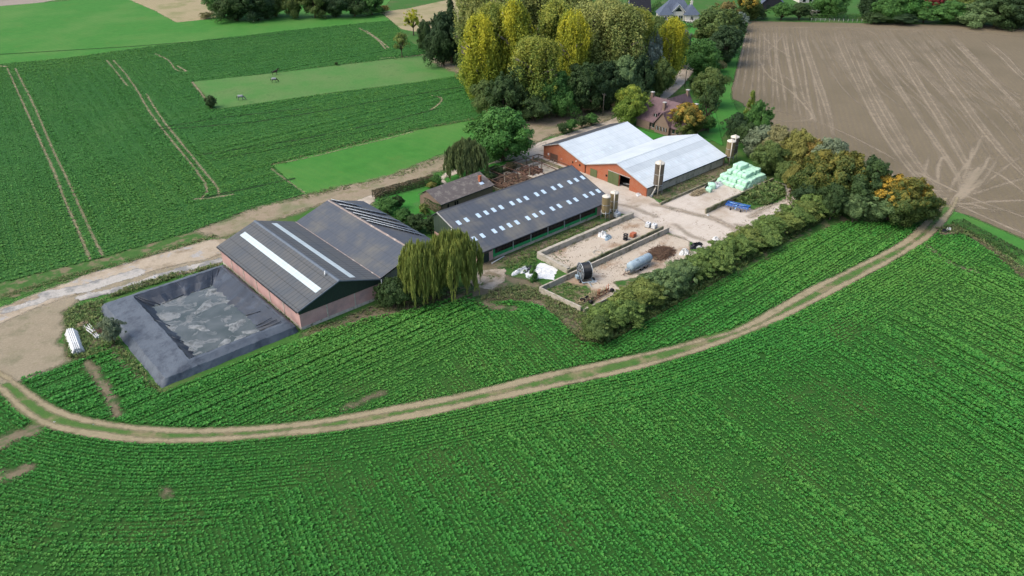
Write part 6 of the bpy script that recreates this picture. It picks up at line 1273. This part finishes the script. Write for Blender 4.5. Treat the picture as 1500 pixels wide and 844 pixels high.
def bits(name,label,P,lo,hi,mat,seed):
    r=np.random.RandomState(seed); n=len(P); S=r.uniform(lo,hi,(n,1,1)); base=np.array([(1,0,0),(-.5,.87,0),(-.5,-.87,0),(0,0,.9)])
    V=base[None]*S*r.uniform(.6,1.3,(n,4,3)); a=r.rand(n)*6.28; c,s_=np.cos(a)[:,None],np.sin(a)[:,None]
    X=V[:,:,0]*c-V[:,:,1]*s_+P[:,0][:,None]; Y=V[:,:,0]*s_+V[:,:,1]*c+P[:,1][:,None]; Z=np.clip(V[:,:,2],0,9)+.13
    Z[:,:3]=.1; F=(np.arange(n)[:,None,None]*4+np.array([(0,1,3),(1,2,3),(2,0,3)])[None]).reshape(-1,3)
    return props(npmesh(name,np.stack([X,Y,Z],-1).reshape(-1,3),F,mat),label,None,None,'stuff')
r=np.random.RandomState(77)
def cl(u0,u1,v0,v1,n,sp=.5):
    c=np.c_[r.uniform(u0,u1,n//8),r.uniform(v0,v1,n//8)]; return np.repeat(c,8,0)+r.normal(0,sp,(n//8*8,2))
bits('stones','loose stones and crumbs of rubble scattered over the yard',np.vstack([cl(99,127,93.5,100.5,240),cl(98,127,81,90,420,.7),cl(128,141,80,100,120),cl(142,170,80.5,82.5,160),cl(150,170,92,94,120),cl(143,170,102.5,106,300)]),.04,.15,MT['earth'],3)
bits('stones','pale chips of concrete along the bay walls and yard edges',np.vstack([cl(98.6,127,99.8,101,160,.3),cl(98,127,89.5,90.5,160,.3),cl(118,150,80.3,82,200,.5),cl(155,171,80.5,84,200,.6)]),.06,.22,MT['concrete'],4)

def strip(l,w): 
    p=smooth_line(pts(l)); d=np.gradient(p,axis=0); n=np.c_[-d[:,1],d[:,0]]/np.hypot(*d.T)[:,None]*w; return np.vstack([p-n,(p+n)[::-1]])
for l,w,n_,sd_,lab in (([(400,242),(516,212.5),(612,190),(708,173)],1.1,900,71,'dry grass along the edge between the beet field and the bright meadow strip'),([(404,108),(484,97),(628,82)],.9,500,72,'dry grass along the far side of the paddock'),([(281,121),(298,140),(317,161)],.8,160,73,'dry grass along the left end of the paddock'),
  ([(0,436),(130,398),(240,368),(320,345)],.9,700,74,'grass tufts along the left dirt road'),([(445,290),(480,280),(560,264),(650,232)],1.5,600,75,'grass tufts between the meadow and the bare earth'),([(1075,150),(1110,178),(1160,228),(1230,272),(1350,298)],1.2,600,76,'dry grass along the edge of the harrowed field')):
    scatter(strip(l,w),n_,.24,DG,lab,sd_,name='grass')
# ------------------------------------------------------------------ light
w=bpy.data.worlds.new('World'); scene.world=w; w.use_nodes=True; nt=w.node_tree
sky=nt.nodes.new('ShaderNodeTexSky'); sky.sky_type='NISHITA'; sky.sun_disc=False
SUN_EL=math.radians(50); 
# sun high behind the camera's left shoulder, veiled by cloud
sd=(-FW*.35-RT*.95); sunaz=math.atan2(sd[0],sd[1])
sky.sun_elevation=SUN_EL; sky.sun_rotation=sunaz; sky.air_density=1.; sky.dust_density=4.; sky.ozone_density=1.
bg=nt.nodes['Background']; nt.links.new(sky.outputs[0],bg.inputs[0]); bg.inputs[1].default_value=.15
sl=bpy.data.lights.new('sun','SUN'); sl.energy=.8; sl.angle=math.radians(45); sl.color=(1,.95,.86)
so=bpy.data.objects.new('sun',sl); col.objects.link(so)
dirv=Vector((sd[0]/np.hypot(sd[0],sd[1])*math.cos(SUN_EL),sd[1]/np.hypot(sd[0],sd[1])*math.cos(SUN_EL),math.sin(SUN_EL)))
so.rotation_euler=dirv.to_track_quat('Z','Y').to_euler(); so.location=(0,0,120)
scene.render.engine='CYCLES'
scene.cycles.transparent_max_bounces=24; scene.cycles.max_bounces=6
scene.view_settings.view_transform='Standard'; scene.view_settings.look='None'; scene.view_settings.gamma=1; scene.view_settings.exposure=1.15; scene.view_settings.use_curve_mapping=False
scene.render.resolution_x=1024; scene.render.resolution_y=576
